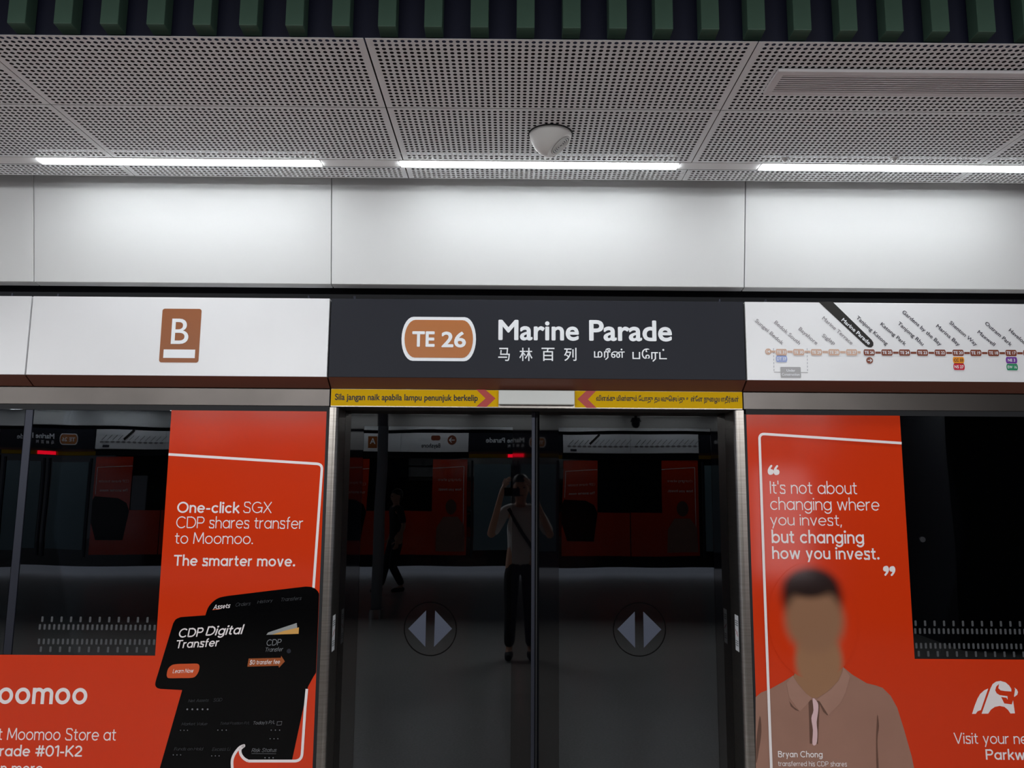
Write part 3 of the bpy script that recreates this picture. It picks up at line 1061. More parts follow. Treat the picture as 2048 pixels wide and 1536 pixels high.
m.ribbon([at(x, y, P1) for x, y in line_round(c6(118, 433), c6(1468, 519), c4(1806, 200), 11)], .0125)
m.build('white_outline', 'white', t)
m = MB()
m.ribbon([at(x, y, P3) for x, y in [c5(1728, 215)] + line_round(c5(1708, 430), c5(1668, 1036), c5(1060, 1036), 15)], .0125)
tail = smoothpts([(1060, 1036), (1010, 1005), (975, 955), (972, 900), (1015, 860), (960, 885), (905, 955), (878, 1030), (880, 1130)], 6, False)
k = max(range(len(tail)), key=lambda i: -tail[i][1])
tail[k:k] = []
m.ribbon(pts(c5, tail[:k + 1], P3), .0125)
m.ribbon(pts(c5, tail[k:], P3), .0125)
p = at(*c5(*tail[k]), P3)
m.disc((p.x, P3, p.z), .0062, .0062, 16)
m.build('white_outline', 'white', t)
m = MB()
fl = smoothpts([(1600, 1036), (1060, 1036), (1010, 1005), (975, 955), (972, 900), (1015, 860), (960, 885), (905, 955), (878, 1030), (880, 1130)], 5, False)
m.poly(pts(c5, fl + [(880, 1400), (1650, 1400)], P2 - .0003))
m.build('red_shape', 'red', t)
m = MB()
put_rect(m, stroke_text('One-click', 104), *[c6(195, 0)[0], c6(745, 0)[0]], c6(0, 848)[1], c6(0, 952)[1], P1)
m.build('bold_lettering', 'white', t)
m = MB()
put_rect(m, stroke_text('The smarter move.', 104), c6(165, 0)[0], c6(1232, 0)[0], c6(0, 1315)[1], c6(0, 1418)[1], P1)
m.build('bold_lettering', 'white', t)
m = MB()
put_rect(m, stroke_text('SGX', 62), c6(775, 0)[0], c6(1025, 0)[0], c6(0, 848)[1], c6(0, 950)[1], P1)
m.build('light_lettering', 'white', t)
m = MB()
put_rect(m, stroke_text('CDP shares transfer', 62), c6(187, 0)[0], c6(1300, 0)[0], c6(0, 978)[1], c6(0, 1085)[1], P1)
m.build('light_lettering', 'white', t)
m = MB()
put_rect(m, stroke_text('to Moomoo.', 62), c6(175, 0)[0], c6(862, 0)[0], c6(0, 1118)[1], c6(0, 1220)[1], P1)
m.build('light_lettering', 'white', t)
m = MB()
stroke_line(m, 'moomoo', 'oomoo', 112, c3(-22, 0)[0], c3(1022, 0)[0], c3(0, 558)[1], c3(0, 752)[1], P1, 70)
m.build('brand_lettering', 'white', t)
m = MB()
stroke_line(m, 'Visit your nearest Moomoo Store at', 'Moomoo Store at', 70, c3(85, 0)[0], c3(1358, 0)[0], c3(0, 1030)[1], c3(0, 1176)[1], P1)
m.build('light_lettering', 'white', t)
m = MB()
stroke_line(m, 'to learn more', 'more', 84, c3(135, 0)[0], c3(500, 0)[0], c3(0, 1472)[1], c3(0, 1575)[1], P1)
m.build('light_lettering', 'white', t)
m = MB()
stroke_line(m, 'Parkway Parade #01-K2', '#01-K2', 100, c3(415, 0)[0], c3(962, 0)[0], c3(0, 1228)[1], c3(0, 1370)[1], P1)
m.build('bold_lettering', 'white', t)
# the printed phone screens
scr = smoothpts([(612, 500), (640, 420), (690, 355), (760, 308), (850, 287)], 4, False) + [(1300, 232), (1700, 185)] + smoothpts([(1720, 183), (1790, 190), (1845, 225), (1882, 290)], 4, False)
scr = pts(c4, scr, P1) + pts(c5, [(1848, 30), (1800, 80), (1740, 190), (1560, 1020), (1520, 1250), (0, 1300), (55, 1115), (310, 225)], P1)
for p in scr:
    p.x = min(p.x, -0.9055)
s1 = MB().poly(scr, .0004).build('phone_screen', 'pblack', t)
card = smoothpts([(62, 1230), (58, 1270), (78, 1302), (120, 1314)], 3, False) + [(360, 1326), (1690, 1322)] + smoothpts([(1700, 1320), (1752, 1275), (1780, 1215)], 3, False) + [(1870, 860), (1882, 440), (620, 500)] + smoothpts([(340, 520), (285, 545), (255, 592)], 4, False)
card = pts(c4, card, P2)
for p in card:
    p.x = min(p.x, -0.9055)
s2 = MB().poly(card[::-1], .0004).build('phone_card', 'pblack', t)


def ptxt(parent, name, body, A, B, C, cr, mt, tt=70, y=None):
    y = y or P3
    m = MB()
    put(m, stroke_text(body, tt), at(*cr(*A), y), at(*cr(*B), y), at(*cr(*C), y))
    return m.build(name, mt, parent)


ptxt(s1, 'lettering', 'Assets', (697, 437), (880, 419), (712, 384), c4, 'white', 95)
ptxt(s1, 'lettering', 'Orders', (940, 405), (1105, 390), (955, 362), c4, 'pfaint')
ptxt(s1, 'lettering', 'History', (1180, 382), (1348, 362), (1195, 336), c4, 'pfaint')
ptxt(s1, 'lettering', 'Transfers', (1440, 348), (1670, 330), (1452, 306), c4, 'pfaint')
MB().ribbon(pts(c4, [(690, 440), (775, 430)], P3), .003).build('tab_underline', 'pill', s1)
ptxt(s2, 'lettering', 'CDP', (310, 750), (578, 735), (332, 644), c4, 'white', 100)
ptxt(s2, 'lettering', 'Digital', (600, 757), (1004, 738), (645, 618), c4, 'white', 100)
ptxt(s2, 'lettering', 'Transfer', (278, 870), (752, 846), (300, 772), c4, 'white', 100)
ptxt(s2, 'lettering', 'CDP', (1283, 838), (1445, 831), (1296, 766), c4, 'pgrey', 80)
ptxt(s2, 'lettering', 'Transfer', (1266, 905), (1462, 898), (1280, 856), c4, 'pgrey', 75)
e = MB().poly(pts(c4, [(1090, 978), (1445, 970), (1450, 948), (1490, 1010), (1425, 1080), (1420, 1058), (1075, 1068)][::-1], P3)).build('fee_arrow', 'fee', s2)
ptxt(e.parent, 'lettering', '$0 transfer fee', (1097, 1050), (1432, 1042), (1107, 992), c4, 'white', 85, P3 - .0006)
MB().poly(pts(c4, smoothpts([(185, 1150), (200, 1092), (240, 1052), (300, 1039), (420, 1036), (520, 1035), (546, 1060), (540, 1112), (515, 1160), (470, 1190), (340, 1194), (215, 1195), (190, 1182)], 3), P3)).build('button', 'pill', s2)
ptxt(s2, 'lettering', 'Learn Now', (248, 1140), (475, 1135), (262, 1093), c4, 'white', 85, P3 - .0006)
MB().poly(pts(c4, [(1285, 716), (1305, 690), (1620, 585), (1628, 642), (1640, 660), (1640, 705)][::-1], P3)).build('envelope', 'silver', s2)
MB().poly(pts(c4, [(1350, 714), (1480, 672), (1646, 634), (1642, 705)][::-1], P3 - .0004)).build('gold_card', 'gold', s2)
for body, A, B, C, mt in (('Net Assets', (376, 367), (606, 360), (388, 333), 'pfaint'), ('SGD', (662, 362), (760, 356), (672, 322), 'pfaint'), ('Market Value', (298, 632), (590, 628), (312, 596), 'pfaint'),
                          ('Total Position P/L', (735, 625), (1075, 620), (748, 590), 'pfaint'), ("Today's P/L", (1108, 632), (1360, 622), (1122, 582), 'pgrey'), ('Funds on Hold', (215, 915), (540, 915), (228, 878), 'pfaint'),
                          ('Excess Li', (648, 922), (850, 918), (660, 882), 'pfaint'), ('Risk Status', (1098, 935), (1378, 932), (1110, 890), 'pgrey')):
    ptxt(s1, 'lettering', body, A, B, C, c5, mt, 62, P2)
MB().ribbon(pts(c5, [(1098, 950), (1378, 953)], P2), .0012).build('link_underline', 'pgrey', s1)
MB().ribbon(pts(c5, [(1392, 588), (1444, 584), (1436, 626), (1386, 628)], P2), .0014, True).build('open_icon', 'pgrey', s1)
m = MB()
for x, y, n, dx, r in ((367, 447, 5, 58, .0042), (290, 686, 3, 40, .0022), (715, 684, 3, 48, .0026), (1322, 684, 3, 48, .0026), (1310, 782, 3, 44, .0024), (208, 966, 3, 42, .0024), (645, 977, 3, 42, .0024), (1252, 999, 3, 46, .003)):
    for q in range(n):
        p = at(*c5(x + q * dx, y), P2)
        m.disc((p.x, P2, p.z), r, r, 10)
m.build('hidden_digits', 'pgrey', s1)
p = at(578, 1302, P3)
MB().tube((p.x, P3 - .003, p.z), (p.x, P3, p.z), .010, 20).build('bolt', 'alu', t)

# ---- right poster with the printed man
t = poster('poster', [(1.1745, 0.05), (3.3, 0.05), (3.3, 0.975), (1.937, 0.975), (1.937, 2.1365), (1.1745, 2.1365)],
           'red advertising poster with a quote and printed man in taupe polo, right of the doors')
PW = P3 - .0026
m = MB()
m.ribbon([at(x, y, PW) for x, y in line_round(r3(1380, 283), r3(165, 202), r4(180, 0), 11)] + [at(*r4(237, 1536), PW), at(*r4(262, 2100), PW)], .0125)
m.build('white_outline', 'white', t)
for body, x0, x1, a, b in (("It's not about", 255, 997, 605, 718), ('changing where', 258, 1190, 745, 886), ('you invest,', 258, 868, 892, 1015)):
    m = MB()
    put_rect(m, stroke_text(body, 62), r3(x0, 0)[0], r3(x1, 0)[0], r3(0, a)[1], r3(0, b)[1], P1)
    m.build('light_lettering', 'white', t)
for body, x0, x1, a, b in (('but changing', 270, 1062, 1023, 1170), ('how you invest.', 275, 1190, 1166, 1306)):
    m = MB()
    put_rect(m, stroke_text(body, 98), r3(x0, 0)[0], r3(x1, 0)[0], r3(0, a)[1], r3(0, b)[1], P1)
    m.build('bold_lettering', 'white', t)
q9 = [(0, -38), (26, -22), (34, 5), (22, 32), (0, 40), (-24, 34), (-36, 8), (-30, -12), (-10, -24), (-2, -20)]
for cx, cy, s, nm in ((262, 512, -1, 'open_quote'), (312, 514, -1, 'open_quote'), (1246, 1372, 1, 'close_quote'), (1300, 1374, 1, 'close_quote')):
    shp = [(18, 42), (-2, 16), (-18, 12), (-26, -6), (-24, -28), (-8, -40), (12, -38), (24, -20), (24, 2), (14, 26), (-4, 44), (-14, 34), (-4, 22)]
    shp = [(12, -40), (24, -24), (25, 0), (14, 24), (-4, 44), (-14, 34), (-4, 20), (0, 8), (-16, 4), (-25, -10), (-22, -30), (-8, -40)]
    MB().poly(pts(r3, [(cx + s * a, cy + s * b) for a, b in smoothpts(shp, 3)], P1)).build('quote_mark', 'white', t)
# printed man
man = MB().poly(pts(r4, [(118, 1000), (160, 965), (225, 940), (330, 882), (400, 838), (520, 800), (700, 790), (780, 772), (850, 830), (960, 895), (1030, 912), (1080, 930), (1140, 990), (1190, 1080), (1240, 1240), (1300, 1450), (1330, 1600), (1350, 2000), (120, 2000)], P2)).build('printed_shirt', 'shirt', t)
P4 = P2 - .0006
MB().poly(pts(r4, [(430, 600), (735, 600), (748, 750), (778, 790), (742, 880), (660, 960), (585, 1006), (525, 1002), (450, 912), (405, 852), (425, 770)], P4)).build('printed_neck', 'neck', man)
MB().poly(pts(r4, [(398, 836), (352, 895), (372, 1000), (452, 1108), (500, 1062), (546, 1006), (500, 972), (440, 905)], P4 - .0004)).build('printed_collar', 'collar', man)
MB().poly(pts(r4, [(780, 770), (832, 842), (800, 960), (760, 1045), (668, 1136), (604, 1034), (582, 1016), (690, 940), (750, 870), (775, 810)], P4 - .0004)).build('printed_collar', 'collar', man)
MB().poly(pts(r4, [(518, 1020), (604, 1030), (590, 1355), (528, 1352), (524, 1200)], P4)).build('printed_placket', 'shirtd', man)
MB().poly(pts(r4, smoothpts([(550, 1008), (588, 1042), (592, 1100), (580, 1190), (586, 1270), (578, 1355), (548, 1355), (552, 1250), (540, 1160), (556, 1100)], 3), P4 - .0004)).build('placket_stripe', 'pink', man)
MB().poly(pts(r4, [(372, 1030), (405, 1072), (452, 1108), (420, 1098), (385, 1070)], P4)).build('collar_edge', 'shirtd', man)
MB().poly(pts(r4, [(592, 1030), (606, 1032), (674, 1130), (660, 1138), (630, 1110)], P4 - .0006)).build('collar_edge', 'shirtd', man)
MB().poly(pts(r4, smoothpts([(1040, 1130), (1052, 1220), (1040, 1330), (1050, 1560), (1034, 1560), (1030, 1330), (1034, 1220)], 3), P4)).build('sleeve_fold', 'shirtd', man)
MB().poly(pts(r4, smoothpts([(150, 1140), (162, 1260), (140, 1420), (122, 1500), (124, 1330)], 3), P4)).build('sleeve_fold', 'shirtd', man)
# blurred head: the print itself is soft, so its colours melt into each other
hc = at(*r4(552, 420), P4 - .0003)
mm = mat('print_blurred_head', (214, 56, 16), 0.11, ior=1.62)
nt = mm.node_tree
bs = nt.nodes['Principled BSDF']
tc = nt.nodes.new('ShaderNodeTexCoord')


def soft(cx, cz, rx, rz, s0, s1):
    mp = nt.nodes.new('ShaderNodeMapping')
    mp.inputs['Location'].default_value = (-cx / rx, 0, -cz / rz)
    mp.inputs['Scale'].default_value = (1 / rx, 0, 1 / rz)
    nt.links.new(tc.outputs['Object'], mp.inputs[0])
    ln = nt.nodes.new('ShaderNodeVectorMath')
    ln.operation = 'LENGTH'
    nt.links.new(mp.outputs[0], ln.inputs[0])
    mr = nt.nodes.new('ShaderNodeMapRange')
    mr.interpolation_type = 'SMOOTHERSTEP'
    mr.inputs['From Min'].default_value = s0
    mr.inputs['From Max'].default_value = s1
    mr.inputs['To Min'].default_value = 1
    mr.inputs['To Max'].default_value = 0
    nt.links.new(ln.outputs['Value'], mr.inputs[0])
    return mr.outputs[0]


def layer(prev, rgb, fac):
    mx = nt.nodes.new('ShaderNodeMix')
    mx.data_type = 'RGBA'
    nt.links.new(fac, mx.inputs[0])
    if prev is None:
        mx.inputs[6].default_value = (*lin((214, 56, 16)), 1)
    else:
        nt.links.new(prev, mx.inputs[6])
    mx.inputs[7].default_value = (*lin(rgb), 1)
    return mx.outputs[2]


u = 1 / (3.784 * 405)           # metres per crop pixel
c_ = layer(None, (36, 20, 16), soft(0, 175 * u, 225 * u, 205 * u, .66, 1.30))
c_ = layer(c_, (158, 116, 86), soft(30 * u, -290 * u, 190 * u, 260 * u, .66, 1.14))
c_ = layer(c_, (150, 110, 84), soft(12 * u, 0, 240 * u, 255 * u, .62, 1.18))
c_ = layer(c_, (36, 20, 16), soft(-10 * u, 255 * u, 190 * u, 105 * u, .40, 1.35))
nt.links.new(c_, bs.inputs['Base Color'])
MB().disc((hc.x, P4 - .0003, hc.z), 330 * u, 420 * u, 48).build('printed_head', mm, man, origin=(hc.x, P4 - .0003, hc.z))
MB().poly(pts(r4, [(398, 836), (352, 895), (372, 1000), (452, 1108), (500, 1062), (546, 1006), (500, 972), (440, 905)], P4 - .0009)).build('printed_collar', 'collar', man)
MB().poly(pts(r4, [(780, 770), (832, 842), (800, 960), (760, 1045), (668, 1136), (604, 1034), (582, 1016), (690, 940), (750, 870), (775, 810)], P4 - .0009)).build('printed_collar', 'collar', man)
m = MB()
put_rect(m, stroke_text('Bryan Chong', 105), r4(288, 0)[0], r4(627, 0)[0], r4(0, 1406)[1], r4(0, 1470)[1], P4 - .0012)
m.build('bold_lettering', 'white', t)
m = MB()
put_rect(m, stroke_text('transferred his CDP shares', 80), r4(288, 0)[0], r4(810, 0)[0], r4(0, 1484)[1], r4(0, 1524)[1], P4 - .0012)
m.build('light_lettering', 'white', t)
# the animal emblem and the store lines
bis = [[(1115, 800), (1165, 800), (1190, 765), (1235, 748), (1335, 455), (1280, 480), (1225, 530), (1190, 590), (1150, 690)],
       [(1245, 798), (1365, 455), (1395, 395), (1440, 362), (1500, 352), (1570, 372), (1620, 415), (1648, 460), (1650, 496), (1560, 490), (1502, 480), (1472, 450), (1482, 392), (1443, 428), (1430, 480), (1450, 520), (1490, 545), (1597, 560), (1598, 606), (1580, 580), (1510, 570), (1553, 658), (1655, 672), (1672, 615), (1698, 793), (1637, 795), (1603, 745), (1555, 705), (1490, 692), (1425, 705), (1372, 742), (1335, 797)],
       [(1690, 440), (1725, 470), (1740, 505), (1730, 540), (1690, 570), (1685, 560), (1695, 500), (1700, 465)]]
m = MB()
for b in bis:
    m.poly(pts(r7, b, P1))
m.build('animal_emblem', 'white', t)
m = MB()
stroke_line(m, 'Visit your nearest Moomoo Store at', 'Visit your', 72, r7(868, 0)[0], r7(1614, 0)[0], r7(0, 1055)[1], r7(0, 1252)[1], P1)
m.build('light_lettering', 'white', t)
m = MB()
stroke_line(m, 'Parkway Parade #01-K2', 'Park', 104, r7(1300, 0)[0], r7(1690, 0)[0], r7(0, 1275)[1], r7(0, 1430)[1], P1)
m.build('bold_lettering', 'white', t)

# ================================================================== the opposite screen, seen mirrored in the glass
struct(MB(T2).box(-15, 15, 0.0, 0.3, 2.16, 4.8).build('wall_back', 'recess'))
struct(MB(T2).box(-15, 15, 0.02, 0.05, -.2, 2.16).build('wall_back_glazing', 'frit'))
struct(MB(T2).box(-15, 15, -1.43, -0.25, ZF, ZF + .03).build('ceiling_back', 'strip'))
struct(MB(T2).box(-15, 15, -1.43, -1.38, ZF + .03, 4.4).build('wall_bulkhead_back', 'navy'))
struct(MB(T2).prism([(-0.17, 3.35), (-0.08, 2.764), (-0.03, 2.764), (-0.03, 3.35)], -15, 15).build('wall_back_panels', 'wall'))
PL = {-2: 'far right bay', -1: 'right bay', 0: 'middle bay', 1: 'left bay', 2: 'far left bay'}
for k in (-2, -1, 0, 1, 2):
    dx = -k * BAY
    pl = {2: 'mirrored far right in the glass', 1: 'mirrored right of the doors', 0: 'mirrored in the doors', -1: 'mirrored just left of the doors', -2: 'mirrored in the left window'}[k]
    a, b = SX[2] + dx, SX[3] + dx
    t = thing('header_sign', ((a + b) / 2, YS, ZSB), 'opposite dark station name sign ' + pl, 'sign', T=T2)
    MB(T2).box(a + .004, b - .004, YS, YS + .05, ZSB, ZST).build('sign_face', 'dark', t)
    sh = Matrix.Translation((dx, 0, 0))
    for wd_, *q in (('Marine', 996.8, 1157.8, 640.0, 681.2), ('Parade', 1178.2, 1343.8, 640.6, 682.6)):
        m = MB(T2 @ sh)
        put_rect(m, glyphs(wd_, 0.024), *q, YT - .003)
        m.build('name_lettering', 'text', t)
    o = MB(T2 @ sh).poly(badge_outline(803, 952, 634, 722, YT - .003)).build('badge_border', 'text', t)
    o = MB(T2 @ sh).poly(badge_outline(809, 946, 640, 715.5, YT - .006)).build('station_badge', 'copper', t)
    m = MB(T2 @ sh)
    put_rect(m, glyphs('TE 26', 0.02), 824.3, 932, 662.6, 694.3, YT - .009)
    m.build('code_lettering', 'text', t)
    for ch, x0, x1 in (('\u9a6c', 996.4, 1019.8), ('\u6797', 1038.8, 1065), ('\u767e', 1083, 1109), ('\u5217', 1128.2, 1153)):
        m = MB(T2 @ sh)
        put_rect(m, glyphs(ch, 0.008), x0, x1, 695.5, 722, YT - .003)
        m.build('chinese_lettering', 'text', t)
    MB(T2).box(a + .004, b - .004, YS + .01, YS + .05, 2.25, ZSB).build('brown_band', 'brown', t)
    t = thing('door_header', ((a + b) / 2, 0, 2.16), 'opposite door header with red lit lamp ' + pl, 'door header', T=T2)
    MB(T2).box(a, b, 0.0, .02, 2.162, 2.249).build('header_body', 'steelh', t)
    MB(T2).box(a + .01, xl + dx - .01, -.004, 0.0, 2.166, 2.248).build('warning_strip', 'yellow', t)
    MB(T2).box(xr + dx + .01, b - .01, -.004, 0.0, 2.166, 2.248).build('warning_strip', 'yellow', t)
    MB(T2).box(xl + dx, xr + dx, -.03, 0.0, 2.172, 2.245).build('indicator_lamp', 'redlamp', t)
    # white signs left and right of the name sign; maps and next-stop signs alternate from gap to gap
    wx = 2 * XC - (XC + dx)                                  # world x of this bay's middle
    for q in (0, 1):
        a, b = (-2.37 + dx, -.893 + dx) if q == 0 else (1.163 + dx, 2.64 + dx)
        gap = (k if q == 0 else k - 1) % 2                   # 0: route map, 1: arrow and platform letter
        sd = ('right of name sign ', 'left of name sign ')[q]
        if gap == 0:
            what = 'opposite white sign with route map '
        elif q == 1:
            what = 'opposite white sign with arrow '
        else:
            what = 'opposite white sign with platform letter '
        t = thing('header_sign', ((a + b) / 2, YS, ZSB), what + sd + pl, 'sign', T=T2)
        MB(T2).box(a + .004, b - .004, YS, YS + .05, ZSB, ZST).build('sign_face', 'sign', t)
        if gap and q == 1:
            cxx, czz = a + .36, (ZST + ZSB) / 2 + .05
            o = MB(T2).disc((cxx, YS - .004, czz), .10, .10, 28).build('direction_badge', 'mapbrown', t)
            m = MB(T2)
            m.ribbon([Vector((cxx - .06, YS - .008, czz)), Vector((cxx + .06, YS - .008, czz))], .016)
            m.ribbon([Vector((cxx + .01, YS - .008, czz + .05)), Vector((cxx + .06, YS - .008, czz)), Vector((cxx + .01, YS - .008, czz - .05))], .016)
            m.build('arrow', 'text', o)
            m = MB(T2)
            put(m, glyphs('Bayshore', .02), (a + .62, YS - .004, ZSB + .06), (a + 1.02, YS - .004, ZSB + .06), (a + .62, YS - .004, ZSB + .18))
            m.build('lettering', 'mapink', t)
            MB(T2).poly(rrect(a + .62, a + .82, ZSB + .24, ZSB + .34, .04, YS - .004)).build('station_badge', 'mapbrown', t)
        elif gap:
            o = MB(T2).poly(rrect(b - .95, b - .75, ZSB + .07, ZSB + .33, .012, YS - .004)).build('platform_badge', 'bbadge', t)
            m = MB(T2)
            put(m, glyphs('A', .012), (b - .91, YS - .008, ZSB + .16), (b - .79, YS - .008, ZSB + .16), (b - .91, YS - .008, ZSB + .29))
            m.build('lettering', 'text', o)
        else:
            m = MB(T2)
            m.ribbon([Vector((a, YS - .004, ZSB + .14)), Vector((b - (.12 if q == 0 else 0), YS - .004, ZSB + .14))], .010)
            m.build('route_line', 'mapinkf', t)
            for s_n in range(12):
                xx = a + .08 + s_n * .115
                m = MB(T2)
                m.poly(rrect(xx - .035, xx + .035, ZSB + .12, ZSB + .16, .012, YS - .005))
                m.build('stop_badge', 'mapinkf', t)
                if s_n != 7 or q == 1:
                    m = MB(T2)
                    m.ribbon([Vector((xx, YS - .004, ZSB + .18)), Vector((xx - .10, YS - .004, ZSB + .28))], .010)
                    m.build('stop_name', 'mapink' if s_n > 7 else 'mapinkf', t)
            if q == 0:
                MB(T2).ribbon([Vector((a + .88, YS - .006, ZSB + .19)), Vector((a + .66, YS - .006, ZST))], .05).build('black_pointer', 'ink', t)
                MB(T2).poly(rrect(b - .30, b - .16, ZSB + .03, ZSB + .08, .008, YS - .005)).build('notice_box', 'mapink', t)
        # red posters beside each door
        pa, pb = ((-1.671 + dx, -.905 + dx), (1.175 + dx, 1.937 + dx))[q]
        pe = (-2.36 + dx, 2.63 + dx)[q]
        t = thing('poster', ((pa + pb) / 2, -.003, .05), ('small red poster with phone screens ' if q == 0 else 'small red poster with quote and man ') + pl, 'poster', T=T2)
        o = [(pb, .05), (pb, 2.137), (pa, 2.137), (pa, .967), (pe, .967), (pe, .05)] if q == 0 else [(pa, .05), (pe, .05), (pe, .975), (pb, .975), (pb, 2.137), (pa, 2.137)]
        MB(T2).poly([Vector((x, -.003, z)) for x, z in o], .003).build('vinyl_sheet', 'red', t)
        zz = 1.93
        if q == 0:
            MB(T2).ribbon([Vector((pa, -.006, zz)), Vector((pb - .05, -.006, zz - .03)), Vector((pb - .05, -.006, 1.3))], .013).build('white_outline', 'white', t)
            for body, wt, z_, x_ in (('CDP shares transfer', 60, 1.56, .67), ('The smarter move.', 100, 1.36, .64)):
                m = MB(T2)
                put(m, stroke_text(body, wt), (pa + .05, -.006, z_), (pa + x_, -.006, z_), (pa + .05, -.006, z_ + .06))
                m.build('lettering', 'white', t)
            MB(T2).poly([Vector((x, -.006, z)) for x, z in ((pa + .0, .95), (pa + .07, 1.12), (pa + .25, 1.22), (pb - .04, 1.26), (pb, 1.16), (pb, .70), (pb - .12, .35), (pa + .1, .35))][::-1]).build('phone_screen', 'pblack', t)
        else:
            MB(T2).ribbon([Vector((pb, -.006, zz)), Vector((pa + .07, -.006, zz + .04)), Vector((pa + .07, -.006, .4))], .013).build('white_outline', 'white', t)
            for body, wt, z_ in (('changing where', 60, 1.62), ('how you invest.', 100, 1.40)):
                m = MB(T2)
                put(m, stroke_text(body, wt), (pa + .12, -.006, z_), (pa + .64, -.006, z_), (pa + .12, -.006, z_ + .08))
                m.build('lettering', 'white', t)
            MB(T2).poly([Vector((pa + .35 + .32 * u_, -.006, .55 + .42 * v_)) for u_, v_ in ((-1, -1), (1, -1), (.95, .2), (.5, .75), (-.5, .75), (-.95, .3))]).build('printed_shirt', 'shirt', t)
            MB(T2).disc((pa + .34, -.007, 1.07), .12, .16, 24).build('printed_head', 'shirtd', t)
    # pale door leaves, train light put into the panes as a faint glow
    a, b = -.80 + dx, 1.07 + dx
    t = thing('sliding_door', ((a + b) / 2, .01, 0), 'opposite pair of pale glass doors ' + pl, 'door', T=T2)
    for xa, xb in ((a + .04, (a + b) / 2 - .12), ((a + b) / 2 + .12, b - .04)):
        MB(T2).box(xa, xb, .006, .018, .15, 2.02).build('glass_pane', 'train', t)
    f = MB(T2)
    for x in (a, (a + b) / 2 - .06, (a + b) / 2 + .06, b):
        f.box(x - .02, x + .02, .0, .02, 0, 2.1)
    f.build('door_frame', 'alu', t)
    for q, off in enumerate((-1.66, 0, 1.66)):
        a, b = XC - .645 + off + dx, XC + .645 + off + dx
        t = thing('linear_lamp', ((a + b) / 2, -.418, ZF), 'lit opposite ceiling lamp, %s of three, ' % ('rightmost', 'middle', 'leftmost')[q] + pl, 'lamp', 'linear lamps of the opposite side', T=T2)
        MB(T2).box(a, b, -.452, -.384, ZF - .004, ZF - .001).build('diffuser', 'lamp', t)
        MB(T2).box(a - .006, b + .006, -.458, -.378, ZF - .001, ZF).build('lamp_frame', 'strip', t)

# things standing on the platform behind the photographer
tag(MB().box(5.2, 9.5, -8.8, -5.4, 0.0, 4.79).build('lift_shaft', 'core'), 'dark clad lift shaft on the platform, mirrored as the black of right window', 'lift shaft')
t = thing('advert_lightbox', (3.15, -5.3, 0.0), 'bright white lightbox stand on the platform, glinting in the poster of a man', 'lightbox')
MB().box(2.80, 3.50, -5.36, -5.26, 0.45, 2.10).build('case', 'alu', t, bevel=.006)
MB().box(2.84, 3.46, -5.262, -5.254, 0.82, 2.04).build('lit_panel', 'litpanel', t)
MB().box(2.95, 3.35, -5.40, -5.22, 0.0, 0.45).build('foot', 'alu', t, bevel=.006)
t = thing('platform_post', (-1.80, -6.9, 0), 'slim grey platform post mirrored upright in the left door', 'post')
MB().tube((-1.80, -6.9, 0), (-1.80, -6.9, 4.8), .075, 24).smooth().build('shaft', 'post', t)
MB().tube((-1.80, -6.9, 0), (-1.80, -6.9, .12), .10, 24).build('base', 'steel', t)
t = thing('camera_dome', (1.95, -7.8, 2.8), 'dark dome camera on a drop pole mirrored in the right door', 'security camera')
MB().tube((1.95, -7.8, 2.88), (1.95, -7.8, 4.8), .022, 14).build('drop_pole', 'seam', t)
MB().ball((1.95, -7.8, 2.80), .065, .065, .07).smooth().build('dome', 'seam', t)
MB().tube((1.95, -7.8, 2.83), (1.95, -7.8, 2.89), .085, 24, .06).build('mount', 'seam', t)


# ------------------------------------------------------------------ people
def skin_obj(name, chains, material, parent, root=0, sub=2):
    """one continuous surface grown over chains of (x, y, z, radius) that share joints"""
    idx, vs, rs, es = {}, [], [], []
    for ch in chains:
        prev = None
        for x, y, z, r in ch:
            k = (round(x, 4), round(y, 4), round(z, 4))
            if k not in idx:
                idx[k] = len(vs)
                vs.append((x, y, z))
                rs.append(r)
            if prev is not None and prev != idx[k]:
                es.append((prev, idx[k]))
            prev = idx[k]
    me = bpy.data.meshes.new(name)
    me.from_pydata(vs, es, [])
    o = bpy.data.objects.new(name, me)
    COL.objects.link(o)
    sk = o.modifiers.new('skin', 'SKIN')
    for i, sv in enumerate(me.skin_vertices[0].data):
        rr = rs[i] if isinstance(rs[i], tuple) else (rs[i], rs[i])
        sv.radius = rr
        sv.use_root = i == root
    sk.use_smooth_shade = True
    ss = o.modifiers.new('smooth', 'SUBSURF')
    ss.levels = ss.render_levels = sub
    me.materials.append(M[material])
    o.parent = parent
    return o


def hand(W, F_, S, N):
    """palm and five fingers: W wrist, F_ finger direction, S towards the thumb, N the way the fingers curl"""
    W, F_, S, N = (Vector(a) for a in (W, F_, S, N))
    ch = []
    palm = W + F_ * .05
    T = lambda v, r: (v.x, v.y, v.z, r)
    ch.append([T(W, .026), T(palm, .030)])
    for s, l in ((.028, .072), (.010, .082), (-.010, .076), (-.028, .060)):
        k = W + F_ * .092 + S * s
        ch.append([T(palm, .030), T(k, .010), T(k + F_ * l * .5 + N * l * .22, .0085), T(k + F_ * l * .72 + N * l * .62, .0075)])
    th = W + F_ * .03 + S * .036
    ch.append([T(palm, .030), T(th, .012), T(th + S * .030 + F_ * .028, .010), T(th + S * .042 + F_ * .052 + N * .012, .0085)])
    return ch


